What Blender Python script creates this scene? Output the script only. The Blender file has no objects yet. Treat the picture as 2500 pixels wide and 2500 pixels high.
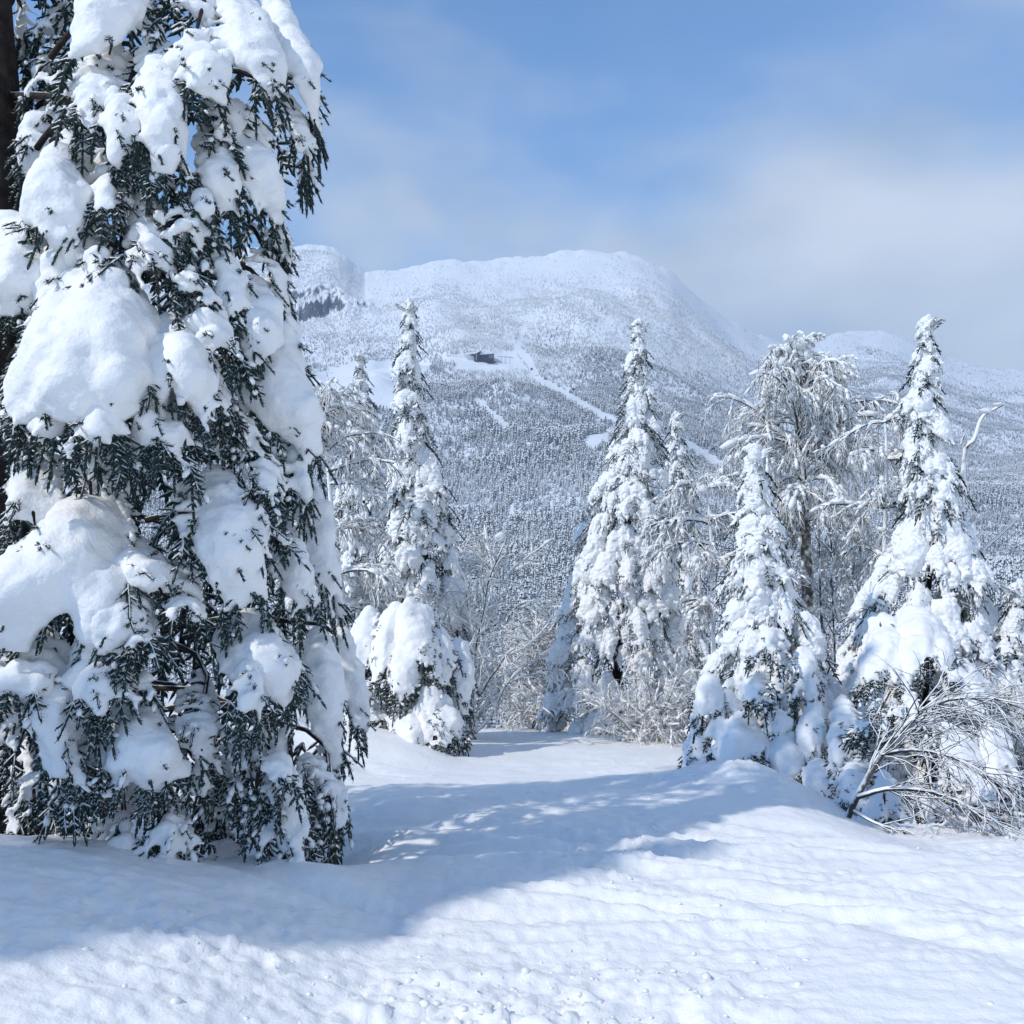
import bpy, math, random
import numpy as np
from mathutils import Vector, Matrix, Quaternion

# ------------------------------------------------------------------ camera, sky, sun, exposure
SC = bpy.context.scene
COL = SC.collection
EYE = 1.65
TANH = 0.5206                      # tan of half the field of view
K = TANH / 1250.0
cam_d = bpy.data.cameras.new('camera')
cam_d.sensor_width = 36.0
cam_d.lens = 18.0 / TANH
cam_d.clip_start = 0.05
cam_d.clip_end = 20000.0
cam = bpy.data.objects.new('camera', cam_d)
cam.location = (0, 0, EYE)
cam.rotation_euler = (math.radians(90), 0, 0)
COL.objects.link(cam)
SC.camera = cam

SUN_AZ = (-0.86, -0.51)            # horizontal direction towards the sun (left, behind the camera)
SUN_EL = math.radians(43)
sun_d = bpy.data.lights.new('sun', 'SUN')
sun_d.energy = 1.6
sun_d.angle = math.radians(0.9)
sun_d.color = (1.0, 0.96, 0.9)
sun = bpy.data.objects.new('sun', sun_d)
_c = math.cos(SUN_EL)
_to = Vector((SUN_AZ[0] * _c, SUN_AZ[1] * _c, math.sin(SUN_EL)))
sun.rotation_euler = (-_to).to_track_quat('-Z', 'Y').to_euler()
sun.location = (-30, -30, 40)
COL.objects.link(sun)

world = bpy.data.worlds.new('World')
SC.world = world
world.use_nodes = True
def build_world():
    nt = world.node_tree; N = nt.nodes; L = nt.links
    N.clear()
    out = N.new('ShaderNodeOutputWorld')
    bg = N.new('ShaderNodeBackground')
    sky = N.new('ShaderNodeTexSky'); sky.sky_type = 'NISHITA'; sky.sun_disc = False
    sky.sun_elevation = SUN_EL
    sky.sun_rotation = math.atan2(SUN_AZ[0], SUN_AZ[1])
    sky.altitude = 900; sky.air_density = 1.0; sky.dust_density = 0.25; sky.ozone_density = 2.0
    tc = N.new('ShaderNodeTexCoord')
    # soft cloud banks: noise over the direction, thicker towards the east (+x) side
    mp = N.new('ShaderNodeMapping'); mp.inputs['Scale'].default_value = (1.0, 1.0, 1.9)
    mp.inputs['Location'].default_value = (2.52, 4.37, 8.83)
    L.new(tc.outputs['Generated'], mp.inputs['Vector'])
    n1 = N.new('ShaderNodeTexNoise'); n1.inputs['Scale'].default_value = 2.2
    n1.inputs['Detail'].default_value = 4; n1.inputs['Roughness'].default_value = 0.5
    n1.inputs['Distortion'].default_value = 0.25
    L.new(mp.outputs[0], n1.inputs['Vector'])
    sep = N.new('ShaderNodeSeparateXYZ'); L.new(tc.outputs['Generated'], sep.inputs[0])
    ax = N.new('ShaderNodeMath'); ax.operation = 'MULTIPLY_ADD'; ax.inputs[1].default_value = 0.30; ax.inputs[2].default_value = 0.15
    L.new(sep.outputs[0], ax.inputs[0])
    az = N.new('ShaderNodeMath'); az.operation = 'MULTIPLY_ADD'; az.inputs[1].default_value = -0.42
    L.new(sep.outputs[2], az.inputs[0]); L.new(ax.outputs[0], az.inputs[2])
    ad = N.new('ShaderNodeMath'); ad.operation = 'ADD'
    L.new(n1.outputs['Fac'], ad.inputs[0]); L.new(az.outputs[0], ad.inputs[1])
    rmp = N.new('ShaderNodeMapRange'); rmp.interpolation_type = 'SMOOTHSTEP'
    rmp.inputs['From Min'].default_value = 0.36; rmp.inputs['From Max'].default_value = 0.66
    rmp.inputs['To Min'].default_value = 0.14; rmp.inputs['To Max'].default_value = 0.9
    L.new(ad.outputs[0], rmp.inputs['Value'])
    cc = N.new('ShaderNodeMix'); cc.data_type = 'RGBA'
    n2 = N.new('ShaderNodeTexNoise'); n2.inputs['Scale'].default_value = 3.1; n2.inputs['Detail'].default_value = 3
    L.new(mp.outputs[0], n2.inputs['Vector'])
    r2 = N.new('ShaderNodeMapRange'); r2.inputs['From Min'].default_value = 0.35; r2.inputs['From Max'].default_value = 0.65
    L.new(n2.outputs['Fac'], r2.inputs['Value'])
    L.new(r2.outputs[0], cc.inputs[0])
    cc.inputs[6].default_value = CLOUD_DARK
    cc.inputs[7].default_value = CLOUD_LIGHT
    sk = N.new('ShaderNodeMix'); sk.data_type = 'RGBA'; sk.blend_type = 'MULTIPLY'; sk.inputs[0].default_value = 1.0
    L.new(sky.outputs[0], sk.inputs[6]); sk.inputs[7].default_value = SKY_TINT
    mx = N.new('ShaderNodeMix'); mx.data_type = 'RGBA'
    L.new(rmp.outputs[0], mx.inputs[0]); L.new(sk.outputs[2], mx.inputs[6]); L.new(cc.outputs[2], mx.inputs[7])
    L.new(mx.outputs[2], bg.inputs['Color'])
    bg.inputs['Strength'].default_value = 0.15
    L.new(bg.outputs[0], out.inputs[0])
CLOUD_DARK = (1.95, 2.35, 2.9, 1)
CLOUD_LIGHT = (3.4, 3.65, 4.0, 1)
SKY_TINT = (0.37, 0.66, 0.87, 1)
build_world()

SC.view_settings.view_transform = 'Standard'
SC.view_settings.look = 'None'
SC.view_settings.exposure = 0.66
SC.view_settings.gamma = 1.0
SC.view_settings.use_curve_mapping = False
SC.render.engine = 'CYCLES'
SC.cycles.use_denoising = True
SC.cycles.max_bounces = 8
SC.cycles.diffuse_bounces = 4
SC.cycles.volume_bounces = 0

# ------------------------------------------------------------------ helpers
rng = np.random.default_rng(7)

def at(px, py, d):
    """A point seen at (px, py) of the 2500-pixel photograph, d metres in front of the camera."""
    return np.array([(px - 1250.0) * K * d, d, EYE - (py - 1250.0) * K * d])

def _hash(ix, iy, iz, seed):
    h = (ix.astype(np.int64) * 374761393 + iy.astype(np.int64) * 668265263 + iz.astype(np.int64) * 2147483647 + seed * 144665) & 0xFFFFFFFF
    h = ((h ^ (h >> 13)) * 1274126177) & 0xFFFFFFFF
    h = ((h ^ (h >> 16)) * 2246822519) & 0xFFFFFFFF
    return ((h ^ (h >> 15)) & 0xFFFFFF) / float(0xFFFFFF)

def noise3(x, y, z, seed=0):
    x = np.asarray(x, float); y = np.asarray(y, float); z = np.asarray(z, float) + 0 * x
    ix = np.floor(x); iy = np.floor(y); iz = np.floor(z)
    fx = x - ix; fy = y - iy; fz = z - iz
    ux = fx * fx * (3 - 2 * fx); uy = fy * fy * (3 - 2 * fy); uz = fz * fz * (3 - 2 * fz)
    r = 0
    for dx in (0, 1):
        for dy in (0, 1):
            for dz in (0, 1):
                w = (ux if dx else 1 - ux) * (uy if dy else 1 - uy) * (uz if dz else 1 - uz)
                r = r + w * _hash(ix + dx, iy + dy, iz + dz, seed)
    return r * 2 - 1

def noise2(x, y, seed=0):
    x = np.asarray(x, float); y = np.asarray(y, float) + 0 * x
    ix = np.floor(x); iy = np.floor(y)
    fx = x - ix; fy = y - iy
    ux = fx * fx * fx * (fx * (fx * 6 - 15) + 10); uy = fy * fy * fy * (fy * (fy * 6 - 15) + 10)
    z0 = np.zeros_like(ix)
    a = _hash(ix, iy, z0, seed); b = _hash(ix + 1, iy, z0, seed); c = _hash(ix, iy + 1, z0, seed); d = _hash(ix + 1, iy + 1, z0, seed)
    return ((a * (1 - ux) + b * ux) * (1 - uy) + (c * (1 - ux) + d * ux) * uy) * 2 - 1

def fbm2(x, y, oct=4, seed=0, gain=0.5):
    r = 0; a = 1.0; f = 1.0
    for i in range(oct):
        r = r + a * noise2(np.asarray(x) * f + 17.3 * i, np.asarray(y) * f - 9.1 * i, seed + i)
        a *= gain; f *= 2.03
    return r

def smooth(a, b, x):
    t = np.clip((np.asarray(x, float) - a) / (b - a), 0, 1)
    return t * t * (3 - 2 * t)

def mesh_np(name, v, f, shade_smooth=True):
    """Mesh from numpy vertices and a (n,3) or (n,4) face array."""
    v = np.ascontiguousarray(v, np.float32); f = np.ascontiguousarray(f, np.int32)
    me = bpy.data.meshes.new(name)
    n, k = f.shape
    me.vertices.add(len(v)); me.vertices.foreach_set('co', v.ravel())
    me.loops.add(n * k); me.loops.foreach_set('vertex_index', f.ravel())
    me.polygons.add(n); me.polygons.foreach_set('loop_start', np.arange(0, n * k, k, dtype=np.int32))
    me.update(calc_edges=True)
    if shade_smooth:
        me.polygons.foreach_set('use_smooth', np.ones(n, bool))
    return me

def link(name, data, mat=None, parent=None, **props):
    o = bpy.data.objects.new(name, data)
    COL.objects.link(o)
    if mat is not None and data is not None and not data.materials:
        data.materials.append(mat)
    if parent is not None:
        o.parent = parent
    for k, val in props.items():
        o[k] = val
    return o

def thing(name, label, category, loc=(0, 0, 0), rotz=0.0, group=None):
    o = bpy.data.objects.new(name, None)
    COL.objects.link(o)
    o.location = loc; o.rotation_euler = (0, 0, rotz)
    o.empty_display_size = 0.2
    o['label'] = label; o['category'] = category
    if group: o['group'] = group
    return o

def grid_faces(nu, nv):
    i = np.arange(nu - 1)[:, None] * nv + np.arange(nv - 1)[None, :]
    return np.stack([i, i + nv, i + nv + 1, i + 1], -1).reshape(-1, 4)

# ------------------------------------------------------------------ materials
def new_mat(name):
    m = bpy.data.materials.new(name); m.use_nodes = True
    nt = m.node_tree
    b = nt.nodes['Principled BSDF']
    b.inputs['Specular IOR Level'].default_value = 0.2
    return m, nt, b

def nnoise(nt, scale, detail=4, rough=0.55, coord='Object', stretch=None):
    tc = nt.nodes.new('ShaderNodeTexCoord')
    src = tc.outputs[coord]
    if stretch:
        mp = nt.nodes.new('ShaderNodeMapping'); mp.inputs['Scale'].default_value = stretch
        nt.links.new(src, mp.inputs['Vector']); src = mp.outputs[0]
    n = nt.nodes.new('ShaderNodeTexNoise')
    n.inputs['Scale'].default_value = scale; n.inputs['Detail'].default_value = detail; n.inputs['Roughness'].default_value = rough
    nt.links.new(src, n.inputs['Vector'])
    return n.outputs['Fac']

def bump(nt, b, sources, normal_in=None):
    prev = normal_in
    for fac, strength, dist in sources:
        bp = nt.nodes.new('ShaderNodeBump'); bp.inputs['Strength'].default_value = strength; bp.inputs['Distance'].default_value = dist
        nt.links.new(fac, bp.inputs['Height'])
        if prev is not None: nt.links.new(prev, bp.inputs['Normal'])
        prev = bp.outputs[0]
    nt.links.new(prev, b.inputs['Normal'])

def ramp(nt, fac, a, b, ca, cb):
    r = nt.nodes.new('ShaderNodeValToRGB')
    r.color_ramp.elements[0].position = a; r.color_ramp.elements[0].color = ca
    r.color_ramp.elements[1].position = b; r.color_ramp.elements[1].color = cb
    nt.links.new(fac, r.inputs[0])
    return r.outputs[0]

SNOW_A = (0.90, 0.885, 0.86, 1); SNOW_B = (0.935, 0.925, 0.90, 1)

def snow_material(name, sources, coarse=1.2):
    m, nt, b = new_mat(name)
    f = nnoise(nt, coarse, 3)
    nt.links.new(ramp(nt, f, 0.3, 0.7, SNOW_A, SNOW_B), b.inputs['Base Color'])
    b.inputs['Roughness'].default_value = 0.62
    bump(nt, b, [(nnoise(nt, s, d), st, di) for s, d, st, di in sources])
    return m

def dusted_material(name, dark_a, dark_b, lo, hi, nscale=20.0, namp=0.5, sources=(), coord='Object'):
    """Bark or needles with snow lying on the faces that look up (threshold on the face's own slope plus noise)."""
    m, nt, b = new_mat(name)
    N = nt.nodes; L = nt.links
    base = ramp(nt, nnoise(nt, nscale * 0.7, 3, coord=coord), 0.3, 0.7, dark_a, dark_b)
    geo = N.new('ShaderNodeNewGeometry'); sep = N.new('ShaderNodeSeparateXYZ')
    L.new(geo.outputs['Normal'], sep.inputs[0])
    ma = N.new('ShaderNodeMath'); ma.operation = 'MULTIPLY_ADD'; ma.inputs[1].default_value = namp; ma.inputs[2].default_value = -0.5 * namp
    L.new(nnoise(nt, nscale, 3, coord=coord), ma.inputs[0])
    ad = N.new('ShaderNodeMath'); ad.operation = 'ADD'
    L.new(sep.outputs[2], ad.inputs[0]); L.new(ma.outputs[0], ad.inputs[1])
    mr = N.new('ShaderNodeMapRange'); mr.interpolation_type = 'SMOOTHSTEP'
    mr.inputs['From Min'].default_value = lo; mr.inputs['From Max'].default_value = hi
    L.new(ad.outputs[0], mr.inputs['Value'])
    mx = N.new('ShaderNodeMix'); mx.data_type = 'RGBA'
    L.new(mr.outputs[0], mx.inputs[0]); L.new(base, mx.inputs[6]); mx.inputs[7].default_value = SNOW_B
    L.new(mx.outputs[2], b.inputs['Base Color'])
    b.inputs['Roughness'].default_value = 0.7
    if sources:
        bump(nt, b, [(nnoise(nt, s, d), st, di) for s, d, st, di in sources])
    return m

M = {}
M['snow'] = snow_material('packed_snow', [(5, 4, 0.2, 0.04), (24, 5, 0.28, 0.03), (80, 3, 0.25, 0.008)])
M['pillow'] = snow_material('pillow_snow', [(9, 5, 0.55, 0.035), (42, 4, 0.4, 0.012)])
M['clump'] = snow_material('clump_snow', [(12, 4, 0.5, 0.04)])
NEEDLE_A = (0.012, 0.026, 0.024, 1); NEEDLE_B = (0.038, 0.066, 0.062, 1)
M['needle'] = dusted_material('spruce_needles', NEEDLE_A, NEEDLE_B, 0.36, 0.8, 14, 0.9)
M['needle_far'] = dusted_material('spruce_needles_frosted', NEEDLE_A, NEEDLE_B, 0.38, 0.8, 10, 0.9)
M['bark'] = dusted_material('spruce_bark', (0.012, 0.009, 0.008, 1), (0.05, 0.036, 0.03, 1), 0.75, 0.95, 14, 0.5, [(22, 6, 0.9, 0.03)])
M['twig'] = dusted_material('frosted_twigs', (0.035, 0.03, 0.03, 1), (0.09, 0.08, 0.075, 1), -0.55, 0.05, 9, 0.8)
M['bare_twig'] = dusted_material('bare_twigs', (0.018, 0.016, 0.02, 1), (0.05, 0.045, 0.05, 1), -0.1, 0.3, 9, 1.1)
M['birch'] = dusted_material('birch_bark', (0.025, 0.02, 0.018, 1), (0.2, 0.17, 0.14, 1), -0.1, 0.35, 9, 1.7, [(30, 5, 0.9, 0.03)])
# ------------------------------------------------------------------ snow bodies: balls merged by a voxel remesh, all evaluated in one go
def _ico(sub):
    import bmesh
    bm = bmesh.new(); bmesh.ops.create_icosphere(bm, subdivisions=sub, radius=1.0)
    bm.verts.ensure_lookup_table()
    v = np.array([q.co[:] for q in bm.verts]); f = np.array([[q.index for q in g.verts] for g in bm.faces])
    bm.free(); return v, f
ICO2 = _ico(2); ICO1 = _ico(1)
JOBS = []

def snow_job(key, balls, voxel, iters=6, amp=0.02, freq=6.0, seed=0):
    JOBS.append((key, np.asarray(balls, float), voxel, iters, amp, freq, seed))

def run_snow_jobs():
    out = {}; tmp = []
    for key, S, voxel, iters, amp, freq, seed in JOBS:
        v0, f0 = ICO2 if len(S) < 500 else ICO1
        v = (S[:, None, :3] + v0[None] * S[:, None, 3:4]).reshape(-1, 3)
        f = (f0[None] + (np.arange(len(S)) * len(v0))[:, None, None]).reshape(-1, 3)
        o = bpy.data.objects.new('tmp', mesh_np('tmp', v, f)); COL.objects.link(o)
        md = o.modifiers.new('r', 'REMESH'); md.mode = 'VOXEL'; md.voxel_size = voxel; md.use_smooth_shade = True
        sm = o.modifiers.new('s', 'SMOOTH'); sm.factor = 0.5; sm.iterations = iters
        tmp.append(o)
    dg = bpy.context.evaluated_depsgraph_get()
    for o, (key, S, voxel, iters, amp, freq, seed) in zip(tmp, JOBS):
        me = bpy.data.meshes.new_from_object(o.evaluated_get(dg))
        n = len(me.vertices)
        co = np.empty(n * 3, np.float32); me.vertices.foreach_get('co', co); co = co.reshape(-1, 3).astype(float)
        no = np.empty(n * 3, np.float32); me.vertices.foreach_get('normal', no); no = no.reshape(-1, 3)
        a, b, c = co.T
        dsp = amp * (noise3(a * freq, b * freq, c * freq, seed) + 0.5 * noise3(a * freq * 2.3, b * freq * 2.3, c * freq * 2.3, seed + 1))
        dsp += 0.28 * amp * noise3(a * freq * 6, b * freq * 6, c * freq * 6, seed + 2)
        co = co + no * dsp[:, None]
        me.vertices.foreach_set('co', co.astype(np.float32).ravel())
        me.update()
        out[key] = me
    for o in tmp:
        d = o.data; bpy.data.objects.remove(o); bpy.data.meshes.remove(d)
    JOBS.clear()
    return out

# ------------------------------------------------------------------ needle fingers
def _finger(needles, seed):
    r = np.random.default_rng(seed)
    v = []; f = []
    for t, q in ((0.0, 0.42), (0.6, 0.5)):
        for k in range(3):
            a = math.pi / 1.5 * k + 0.4; v.append((t, q * math.cos(a), q * math.sin(a)))
    v.append((1.0, 0, 0))
    for k in range(3):
        j = (k + 1) % 3
        f += [(k, j, 3 + j), (k, 3 + j, 3 + k), (3 + k, 3 + j, 6)]
    for i in range(needles):
        t = 0.06 + 0.9 * (i + r.random()) / needles; a = 2.39996 * i + r.uniform(-.4, .4)
        e = np.array([0, math.cos(a), math.sin(a)]); s = np.array([0, -math.sin(a), math.cos(a)])
        L = r.uniform(0.8, 1.25)
        b = np.array([t, 0, 0]) + e * 0.3
        n = len(v)
        v += [tuple(b + s * 0.16 - np.array([0.015, 0, 0])), tuple(b - s * 0.16 + np.array([0.015, 0, 0])), tuple(b + e * L * 0.75 + np.array([0.13 * L, 0, 0]))]
        f.append((n, n + 1, n + 2))
    return np.array(v), np.array(f)
FING_NEAR = [_finger(9, s) for s in (1, 2, 3)]
FING_FAR = [_finger(0, s) for s in (1, 2, 3)]
FING_MID = [_finger(5, s) for s in (4, 5, 6)]

def unit(v):
    v = np.asarray(v, float)
    return v / (np.linalg.norm(v, axis=-1, keepdims=True) + 1e-9)

def fingers_mesh(name, P, D, Ln, Rd, kind):
    """One mesh of needle fingers: bases P, directions D, lengths Ln, needle radius Rd."""
    tm = {'near': FING_NEAR, 'mid': FING_MID, 'far': FING_FAR}[kind]
    P = np.asarray(P, float); D = unit(D); Ln = np.asarray(Ln, float); Rd = np.asarray(Rd, float)
    ref = np.where(np.abs(D[:, 2:3]) > 0.9, np.array([[1.0, 0, 0]]), np.array([[0, 0, 1.0]]))
    A = unit(np.cross(D, ref)); B = np.cross(D, A)
    V = []; F = []; n = 0
    for k in range(3):
        s = np.arange(len(P))[k::3]
        if not len(s): continue
        v, f = tm[k]
        w = (P[s, None] + D[s, None] * (v[None, :, 0:1] * Ln[s, None, None]) + A[s, None] * (v[None, :, 1:2] * Rd[s, None, None]) + B[s, None] * (v[None, :, 2:3] * Rd[s, None, None]))
        V.append(w.reshape(-1, 3)); F.append((f[None] + (np.arange(len(s)) * len(v))[:, None, None]).reshape(-1, 3) + n); n += len(s) * len(v)
    return mesh_np(name, np.concatenate(V), np.concatenate(F), shade_smooth=False)

def sprig(r, p, d, size, out, n=6, rad=0.018, droop=0.35, side=None, fl=0.52):
    """A twig with alternating side fingers; appends (p, d, len, rad) rows to out."""
    d = unit(d)
    side = np.cross(d, [0, 0, 1.0]) + r.normal(0, 0.25, 3) if side is None else side - d * float(np.dot(side, d)) + r.normal(0, .15, 3)
    side = unit(side)
    q = np.array(p, float); step = size / n
    for i in range(n):
        t = i / n
        d = unit(d + np.array([0, 0, -droop / n]) + r.normal(0, 0.05, 3))
        L = size * fl * (1 - 0.5 * t) * r.uniform(0.75, 1.2)
        out.append((q, unit(d + side * 0.85 * (1 if i % 2 else -1) + r.normal(0, 0.12, 3)), L, rad * r.uniform(.8, 1.2)))
        if r.random() < 0.45:
            out.append((q, unit(d - side * 0.85 * (1 if i % 2 else -1) + r.normal(0, 0.2, 3)), L * 0.8, rad * r.uniform(.8, 1.1)))
        out.append((q, d, step * 1.6, rad))
        q = q + d * step
    out.append((q, d, size * 0.3, rad))

def caps_mesh_arrays(r, rows, frac, near):
    """Thin ridges of snow lying on some needle fingers: elongated low-poly caps."""
    v0, f0 = ICO1
    V = []; F = []; n = 0
    for p, d, L, rd in rows:
        if r.random() > frac or d[2] < -0.93: continue
        up = np.array([0, 0, 1.0]) - d * d[2]; up = unit(up); s = np.cross(d, up)
        c = p + d * L * 0.5 + up * rd * 0.55
        a, b, w = L * r.uniform(.4, .58), rd * r.uniform(.75, 1.15), rd * r.uniform(.6, 1.0)
        V.append(c + v0[:, 0:1] * d * a + v0[:, 1:2] * s * b + v0[:, 2:3] * up * w); F.append(f0 + n); n += len(v0)
    if not V: return None
    return np.concatenate(V), np.concatenate(F)

def join_mesh(me, v, f):
    """Append triangles to a mesh (returns a new mesh, quads of the first kept as triangles)."""
    n = len(me.vertices)
    co = np.empty(n * 3, np.float32); me.vertices.foreach_get('co', co)
    me.calc_loop_triangles()
    t = np.empty(len(me.loop_triangles) * 3, np.int32); me.loop_triangles.foreach_get('vertices', t)
    out = mesh_np(me.name, np.concatenate([co.reshape(-1, 3), v]), np.concatenate([t.reshape(-1, 3), f + n]))
    bpy.data.meshes.remove(me)
    return out

# ------------------------------------------------------------------ tubes
def tubes_mesh(name, polys, sides=5, npt=7):
    """polys: list of (points (k,3), radii (k)); every one resampled to npt rings."""
    m = len(polys)
    P = np.empty((m, npt, 3)); R = np.empty((m, npt))
    t = np.linspace(0, 1, npt)
    for i, (p, r) in enumerate(polys):
        p = np.asarray(p, float); u = np.linspace(0, 1, len(p))
        for k in range(3): P[i, :, k] = np.interp(t, u, p[:, k])
        R[i] = np.interp(t, np.linspace(0, 1, len(r)), r)
    T = np.gradient(P, axis=1); T = unit(T)
    ref = unit(np.stack([np.sin(np.arange(m) * 1.7) * 0.3, np.cos(np.arange(m) * 2.3) * 0.3, np.ones(m)], -1))[:, None, :] + 0 * T
    flat = np.abs((T * ref).sum(-1, keepdims=True)) > 0.93
    ref = np.where(flat, np.array([1.0, 0.2, 0.0]), ref)
    A = unit(np.cross(T, ref)); B = np.cross(T, A)
    a = np.arange(sides) * 2 * math.pi / sides
    V = P[:, :, None] + R[:, :, None, None] * (A[:, :, None] * np.cos(a)[None, None, :, None] + B[:, :, None] * np.sin(a)[None, None, :, None])
    i = (np.arange(m) * npt * sides)[:, None, None] + (np.arange(npt - 1) * sides)[None, :, None]
    k = np.arange(sides); kn = (k + 1) % sides
    F = np.stack([i + k, i + kn, i + sides + kn, i + sides + k], -1).reshape(-1, 4)
    return mesh_np(name, V.reshape(-1, 3), F)

def catmull(pts, n):
    pts = np.asarray(pts, float)
    if len(pts) == 2:
        t = np.linspace(0, 1, n)[:, None]; return pts[0] * (1 - t) + pts[1] * t
    p = np.vstack([2 * pts[0] - pts[1], pts, 2 * pts[-1] - pts[-2]])
    u = np.linspace(0, len(pts) - 1 - 1e-6, n); i = u.astype(int); f = (u - i)[:, None]
    a, b, c, d = p[i], p[i + 1], p[i + 2], p[i + 3]
    return 0.5 * (2 * b + (c - a) * f + (2 * a - 5 * b + 4 * c - d) * f ** 2 + (3 * b - a - 3 * c + d) * f ** 3)

# ------------------------------------------------------------------ a laden bough: snow balls + needle fingers over a curved blade
def bough_shape(r, C, NRM, W, TH, fing_len, fing_rad, edge_n, tip_n, under_n, bare=0.0, fringe=1.0, cling=0.35, poke=0, col=0.07, fold=0.65):
    """C spine points, NRM blade normals, W half widths, TH snow thickness. Returns balls and finger rows."""
    n = len(C)
    T = unit(np.gradient(C, axis=0)); LAT = unit(np.cross(T, NRM)); NRM = unit(np.cross(LAT, T))
    s = np.linspace(0, 1, n)
    balls = []
    ncol = int(np.clip(round(2 * W.max() / col), 7, 17))
    vs = np.linspace(-1, 1, ncol); sd = r.uniform(0, 90)
    FOLD = noise2(vs[:, None] * ncol * .24 + sd + 0 * s[None], 1.3 * s[None] + 0 * vs[:, None] + sd, 71)
    # ragged lower hem: broad lobes with notches between them
    hem = noise2(vs * ncol * .21 + sd, vs * 0 + 3.3, 72) * .5 + .5
    ends = 0.60 + 0.46 * smooth(.15, .75, hem) + r.uniform(-.06, .06, ncol)
    starts = 0.10 * np.abs(vs) + r.uniform(0, 0.06, ncol)
    sl, sr = r.uniform(.78, 1.12, 2)
    hole = noise3(*(np.repeat(np.asarray(C)[:, None] * 7.0, ncol, 1) + vs[None, :, None] * W[:, None, None] * LAT[:, None] * 7.0).transpose(2, 0, 1), int(sd)) * .5 + .5
    for i in range(n):
        for k in range(ncol):
            v = vs[k]
            if s[i] > ends[k] or s[i] < starts[k]: continue
            e = float(smooth(0.5, 1.0, s[i] / ends[k]))
            if hole[i, k] < bare * (0.45 + 0.75 * abs(v)) + 0.20 * e * e + 0.03 * abs(v): continue
            th = TH[i] * (1 + fold * FOLD[k, i]) * (1 - 0.5 * v * v) * (1 - 0.6 * e) * r.uniform(0.8, 1.12)
            wv = max(W[i] - 0.5 * TH[i], W[i] * 0.4) * (sl if v < 0 else sr)
            c = C[i] + LAT[i] * v * wv + NRM[i] * (th * 0.4 - 0.45 * v * v * W[i] + r.uniform(-.12, .12) * th)
            balls.append((*c, max(th, fing_rad * 1.3)))
    rows = []
    dn = np.array([0, 0, -1.0])
    for _ in range(int(edge_n * fringe)):
        i = int(r.uniform(0.18, 1.0) * (n - 1)); sg = r.choice([-1, 1])
        p = C[i] + LAT[i] * sg * W[i] * r.uniform(.6, .98) - NRM[i] * (0.42 * W[i] + 0.05 * TH[i])
        d = T[i] * r.uniform(.8, 1.2) + LAT[i] * sg * r.uniform(.25, .7) + dn * r.uniform(.1, .4) + NRM[i] * r.uniform(-.15, .15)
        sprig(r, p, d, fing_len * r.uniform(1.3, 2.5), rows, n=int(r.integers(4, 6)), rad=fing_rad, side=LAT[i], fl=.42)
    for _ in range(int(tip_n * fringe)):
        k = int(r.integers(ncol)); v = float(np.clip(vs[k] + r.uniform(-.06, .06), -1, 1))
        i = min(n - 1, max(0, int((ends[k] - r.uniform(0.0, .18)) * (n - 1))))
        p = C[i] + LAT[i] * v * W[i] * .95 - NRM[i] * (0.42 * v * v * W[i] + 0.12 * TH[i])
        d = T[i] + LAT[i] * v * .28 + dn * r.uniform(.2, .6) + NRM[i] * r.uniform(-.12, .2)
        sprig(r, p, d, fing_len * r.uniform(1.4, 2.9), rows, n=int(r.integers(4, 7)), rad=fing_rad, side=LAT[i], fl=.40)
    for _ in range(int(under_n)):
        i = int(r.uniform(0.15, 1.0) * (n - 1)); v = r.uniform(-1, 1)
        p = C[i] + LAT[i] * v * W[i] * .9 - NRM[i] * (0.42 * v * v * W[i] + r.uniform(.2, .6) * TH[i])
        d = T[i] * .8 + dn * r.uniform(.3, .9) + LAT[i] * v * .3 - NRM[i] * r.uniform(0, .35)
        sprig(r, p, d, fing_len * r.uniform(1.8, 3.0), rows, n=int(r.integers(4, 7)), rad=fing_rad, side=LAT[i], fl=.4)
    for _ in range(poke):                                          # twigs that stick out through the snow
        i = int(r.uniform(0.25, .9) * (n - 1)); v = r.uniform(-.85, .85)
        p = C[i] + LAT[i] * v * W[i] * .8 + NRM[i] * (TH[i] * .55 - .45 * v * v * W[i])
        sprig(r, p, T[i] + NRM[i] * r.uniform(.3, .9) + LAT[i] * r.uniform(-.5, .5), fing_len * r.uniform(.8, 1.5), rows, n=2, rad=fing_rad * .85)
    # snow clinging along the fingers that leave the pillow: ragged white fringe
    keep = r.random(len(rows)) < cling
    for (p, d, L, rd), kp in zip(rows, keep):
        if not kp or d[2] < -0.92: continue
        up = unit(np.array([0, 0, 1.0]) - d * d[2]); q0 = rd * r.uniform(.75, 1.25)
        for t in np.linspace(0.0, r.uniform(.5, .95), max(2, int(L / (1.4 * q0)))):
            balls.append((*(p + d * L * t + up * rd * .7 + NRM[n // 2] * rd * .5), q0 * (1 - 0.35 * t)))
    return balls, rows

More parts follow.
